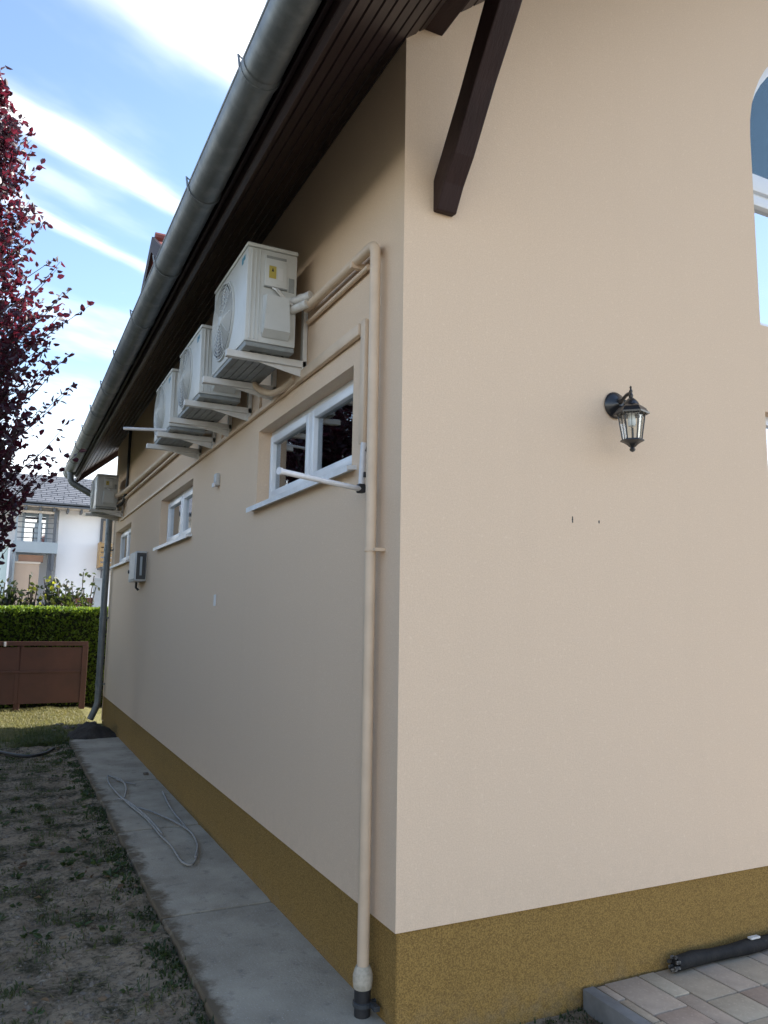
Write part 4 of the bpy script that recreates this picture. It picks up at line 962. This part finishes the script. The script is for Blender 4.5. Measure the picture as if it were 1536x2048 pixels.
def shrub(pos, h, r, label, m, n, seed, size=.09, sub=None):
    root = tag(empty('shrub', pos), label, 'shrub', 'shrubs behind the hedge'); rg = random.Random(seed); random.seed(seed); it = []; it2 = []; st = MB(); B = Vector(pos)
    for k in range(n):
        t = rg.uniform(0, 6.28); rr = r * rg.random() ** .5; zz_ = h * rg.uniform(.45, 1.0)
        e_ = B + Vector((rr * math.cos(t), rr * math.sin(t), zz_)); s_ = B + Vector((.05 * math.cos(t), .05 * math.sin(t), h * .25))
        path = spline([s_, (s_ + e_) / 2 + Vector((0, 0, .08)), e_], 4); st.tube(path, .010, 4, cap=False)
        for j in range(16):
            p = path[rg.randrange(3, len(path))] + Vector((rg.gauss(0, .05), rg.gauss(0, .05), rg.gauss(0, .05)))
            (it2 if sub and rg.random() < sub[1] else it).append((p, (rg.gauss(0, 1), rg.gauss(0, 1), rg.gauss(0, .8)), rg.uniform(.6, 1.3)))
    st.tube([B - Vector((0, 0, .1)), B + Vector((0, 0, h * .35))], .03, 6); st.build('stem', M['bark'], root, 60, fix=False)
    leaf_mesh('foliage', m, it, root, size)
    if it2: leaf_mesh('foliage', sub[0], it2, root, size)
    reloc(root)
shrub((-1.62, 14.6, -.05), 2.28, .42, 'dark green bush at the left edge behind the hedge', M['shrubleaf'], 100, 51, .12)
shrub((-1.02, 14.8, -.05), 2.45, .30, 'thin brownish shrub behind the hedge before the terracotta wall', M['shrubleaf'], 38, 52, .10, (M['yellowleaf'], .12))
shrub((-.42, 14.7, -.05), 2.50, .36, 'dark shrub with yellow leaves in the middle behind the hedge', M['shrubleaf'], 75, 53, .12, (M['yellowleaf'], .16))
shrub((.02, 14.9, -.05), 2.62, .30, 'sparse tall shrub with outstretched twigs, rightmost behind the hedge', M['shrubleaf'], 14, 54, .11)

# brown board fence before the hedge
fn = tag(empty('board_fence', (-1, 12, -.05)), 'low dark brown fence of flat panels before the hedge', 'fence')
for i, (x0, x1) in enumerate(((-3.0, -1.16), (-1.15, -.10))):
    MB().box(x0 + .005, x1 - .005, 12.005, 12.02, .60, 1.02, .002).build('panel', M['rust'], fn)
    MB().box(x0 + .005, x1 - .005, 12.005, 12.02, .06, .58, .002).build('panel', M['rust'], fn)
MB().box(-3.0, -.065, 11.985, 12.03, 1.045, 1.118, .004).build('top_rail', M['rust'], fn)
MB().box(-3.0, -.16, 11.990, 12.025, .578, .618, .004).build('middle_rail', M['rust'], fn)
MB().box(-.155, -.060, 11.980, 12.035, -.08, 1.044, .004).build('post', M['rust'], fn)
for x in (-3.0, -1.155): MB().box(x - .05, x + .05, 12.035, 12.10, -.08, 1.10, .004).build('post', M['rust'], fn)
MB().box(-1.21, -1.15, 11.995, 12.004, .06, .57, .002).build('batten', M['rust'], fn)
MB().box(-1.42, -1.385, 11.965, 11.985, 1.035, 1.11, .003).build('latch', M['white_tube'], fn)
reloc(fn)

# ------------------------------------------------------------------ neighbours
MB().box(-8, 9, 15.6, 24.9, -.2, -.045).build('bounce_yard', M['bounce_gravel'])['kind'] = 'structure'  # unseen pale ground added to bounce sun onto the neighbour's wall
nh = tag(empty('neighbour_house', (2, 25, -.05)), 'white two storey house with grey shingle roof and steel balcony behind the hedge', 'house')
NB = lambda n, m, *a, p=None: MB().box(*a).build(n, M[m], p or nh)
NB('wall', 'nwall', 0, 7, 25, 31, -.1, 5.12)
NB('recessed_wall', 'nwall', -5, 0, 25.7, 31, -.1, 5.12)
NB('soffit', 'nsoffit', -5.4, 7.4, 24.45, 26.6, 5.06, 5.11)
NB('fascia', 'ndark', -5.4, 7.4, 24.36, 24.45, 5.07, 5.22)
# roof in shingle courses
rf = MB().hexa([(-5.5, 24.36, 5.12), (7.5, 24.36, 5.12), (7.5, 28, 6.62), (-5.5, 28, 6.62), (-5.5, 24.36, 5.16), (7.5, 24.36, 5.16), (7.5, 28, 6.66), (-5.5, 28, 6.66)])
rf.hexa([(-5.5, 31.6, 5.12), (7.5, 31.6, 5.12), (7.5, 28, 6.62), (-5.5, 28, 6.62), (-5.5, 31.6, 5.16), (7.5, 31.6, 5.16), (7.5, 28, 6.66), (-5.5, 28, 6.66)])
rf = rf.build('roof', M['nroof'], nh)
NROW = 15; shm = {}
rs = random.Random(77)
for r in range(NROW):
    f0, f1 = r / NROW, (r + 1.15) / NROW; ya, yb = 24.34 + 3.64 * f0, 24.34 + 3.64 * f1; za, zb2 = 5.165 + 1.5 * f0, 5.165 + 1.5 * f1
    st = MB(); x = -2.6 - rs.random() * .4
    while x < 2.6:
        w_ = rs.uniform(.28, .42); j = rs.uniform(0, .03)
        st.hexa([(x, ya + j, za + .012), (x + w_ - .02, ya + j, za + .012), (x + w_ - .02, yb, zb2 + .002), (x, yb, zb2 + .002), (x, ya + j, za + .035), (x + w_ - .02, ya + j, za + .035), (x + w_ - .02, yb, zb2 + .008), (x, yb, zb2 + .008)]); x += w_
    tag(st.build('shingle_course', M['nroof'], rf), kind='stuff')
for x in [-1.9 + .42 * i for i in range(12)]: NB('rafter_tail', 'ndark', x, x + .06, 24.45, 24.98 if x > 0 else 25.68, 4.93, 5.055)
# balcony
NB('balcony_floor', 'npanel', -1.32, -.003, 24.7, 25.69, 3.58, 3.90)
NB('balcony_edge', 'ngrey', -1.34, -.003, 24.62, 24.7, 3.56, 3.92)
for i in range(7): NB('rail', 'ndark', -1.30, -.16, 24.70, 24.725, 4.03 + .17 * i, 4.052 + .17 * i)
NB('post', 'ndark', -.17, -.08, 24.64, 24.73, 3.0, 5.06); NB('post', 'ngrey', -.63, -.54, 24.64, 24.73, 3.92, 4.85); NB('post', 'ngrey', -1.30, -1.24, 24.64, 24.73, 0, 5.06)
NB('lower_post', 'ndark', -.27, -.12, 24.75, 24.90, 0, 3.58)
bw_ = NB('balcony_screen', 'ngrey', -.74, -.50, 24.74, 24.78, 3.90, 4.55)
NB('balcony_beam', 'nsoffit', -1.3, -.17, 24.66, 24.72, 4.86, 4.94)
bd = NB('balcony_door', 'npanel', -1.1, -.3, 25.65, 25.698, 3.9, 4.95); NB('pane', 'nglass', -1.02, -.38, 25.63, 25.648, 4.0, 4.85, p=bd)
# ground floor behind the balcony
NB('terracotta_wall', 'nbrick', -1.14, -.40, 24.95, 25.2, 3.28, 3.50); NB('peach_wall', 'npeach', -1.25, -.50, 24.90, 25.2, 0, 3.20); NB('wall_band', 'nsoffit', -1.28, -.47, 24.87, 25.2, 3.205, 3.275)
# window and timber balcony front
wn_ = NB('window', 'ndark', 1.32, 2.5, 24.93, 24.999, 3.72, 4.86); NB('pane', 'nglass', 1.40, 2.42, 24.90, 24.929, 3.80, 4.78, p=wn_)
tb = NB('timber_balustrade', 'nwood', 1.27, 1.32, 24.3, 24.98, 3.15, 4.0)
for i in range(5): NB('board', 'nwood', 1.32, 2.6, 24.3, 24.33, 3.18 + .165 * i, 3.30 + .165 * i, p=tb)
NB('balustrade_floor', 'ndark', 1.30, 2.6, 24.34, 24.98, 3.10, 3.17)
NB('bracket', 'ndark', 1.42, 1.50, 24.5, 24.98, 2.75, 3.10)
reloc(nh)
def sub_fix(o):
    pass
ms_ = tag(empty('mint_house', (-3, 23.5, -.05)), 'pale mint green wall of another building at the left edge', 'building')
MB().box(-6, -1.46, 23.4, 24.3, -.1, 3.62).build('wall', M['nmint'], ms_)
MB().box(-1.46, -1.40, 23.36, 24.3, -.1, 3.66).build('corner_trim', M['nwall'], ms_); MB().box(-6, -1.38, 23.3, 24.35, 3.66, 3.72).build('coping', M['nwall'], ms_); reloc(ms_)
rf_ = tag(empty('red_brown_screen', (.7, 22, -.05)), 'red brown board screen before the white house', 'fence')
for i in range(8): MB().box(.01, .90, 22.0, 22.03, 1.10 + .175 * i - .4, 1.27 + .175 * i - .4).build('board', M['nred'], rf_)
for x in (.0, .88): MB().box(x, x + .05, 22.03, 22.08, -.1, 2.1).build('post', M['nred'], rf_)
reloc(rf_)
pl = tag(empty('gate_pillar', (1.1, 21.9, -.05)), 'pale grey pillar beside the red brown screen', 'pillar')
MB().box(.93, 1.16, 21.8, 22.05, -.1, 2.62).build('shaft', M['npillar'], pl); MB().box(.905, 1.185, 21.77, 22.08, 2.62, 2.68).build('cap', M['npillar'], pl); reloc(pl)
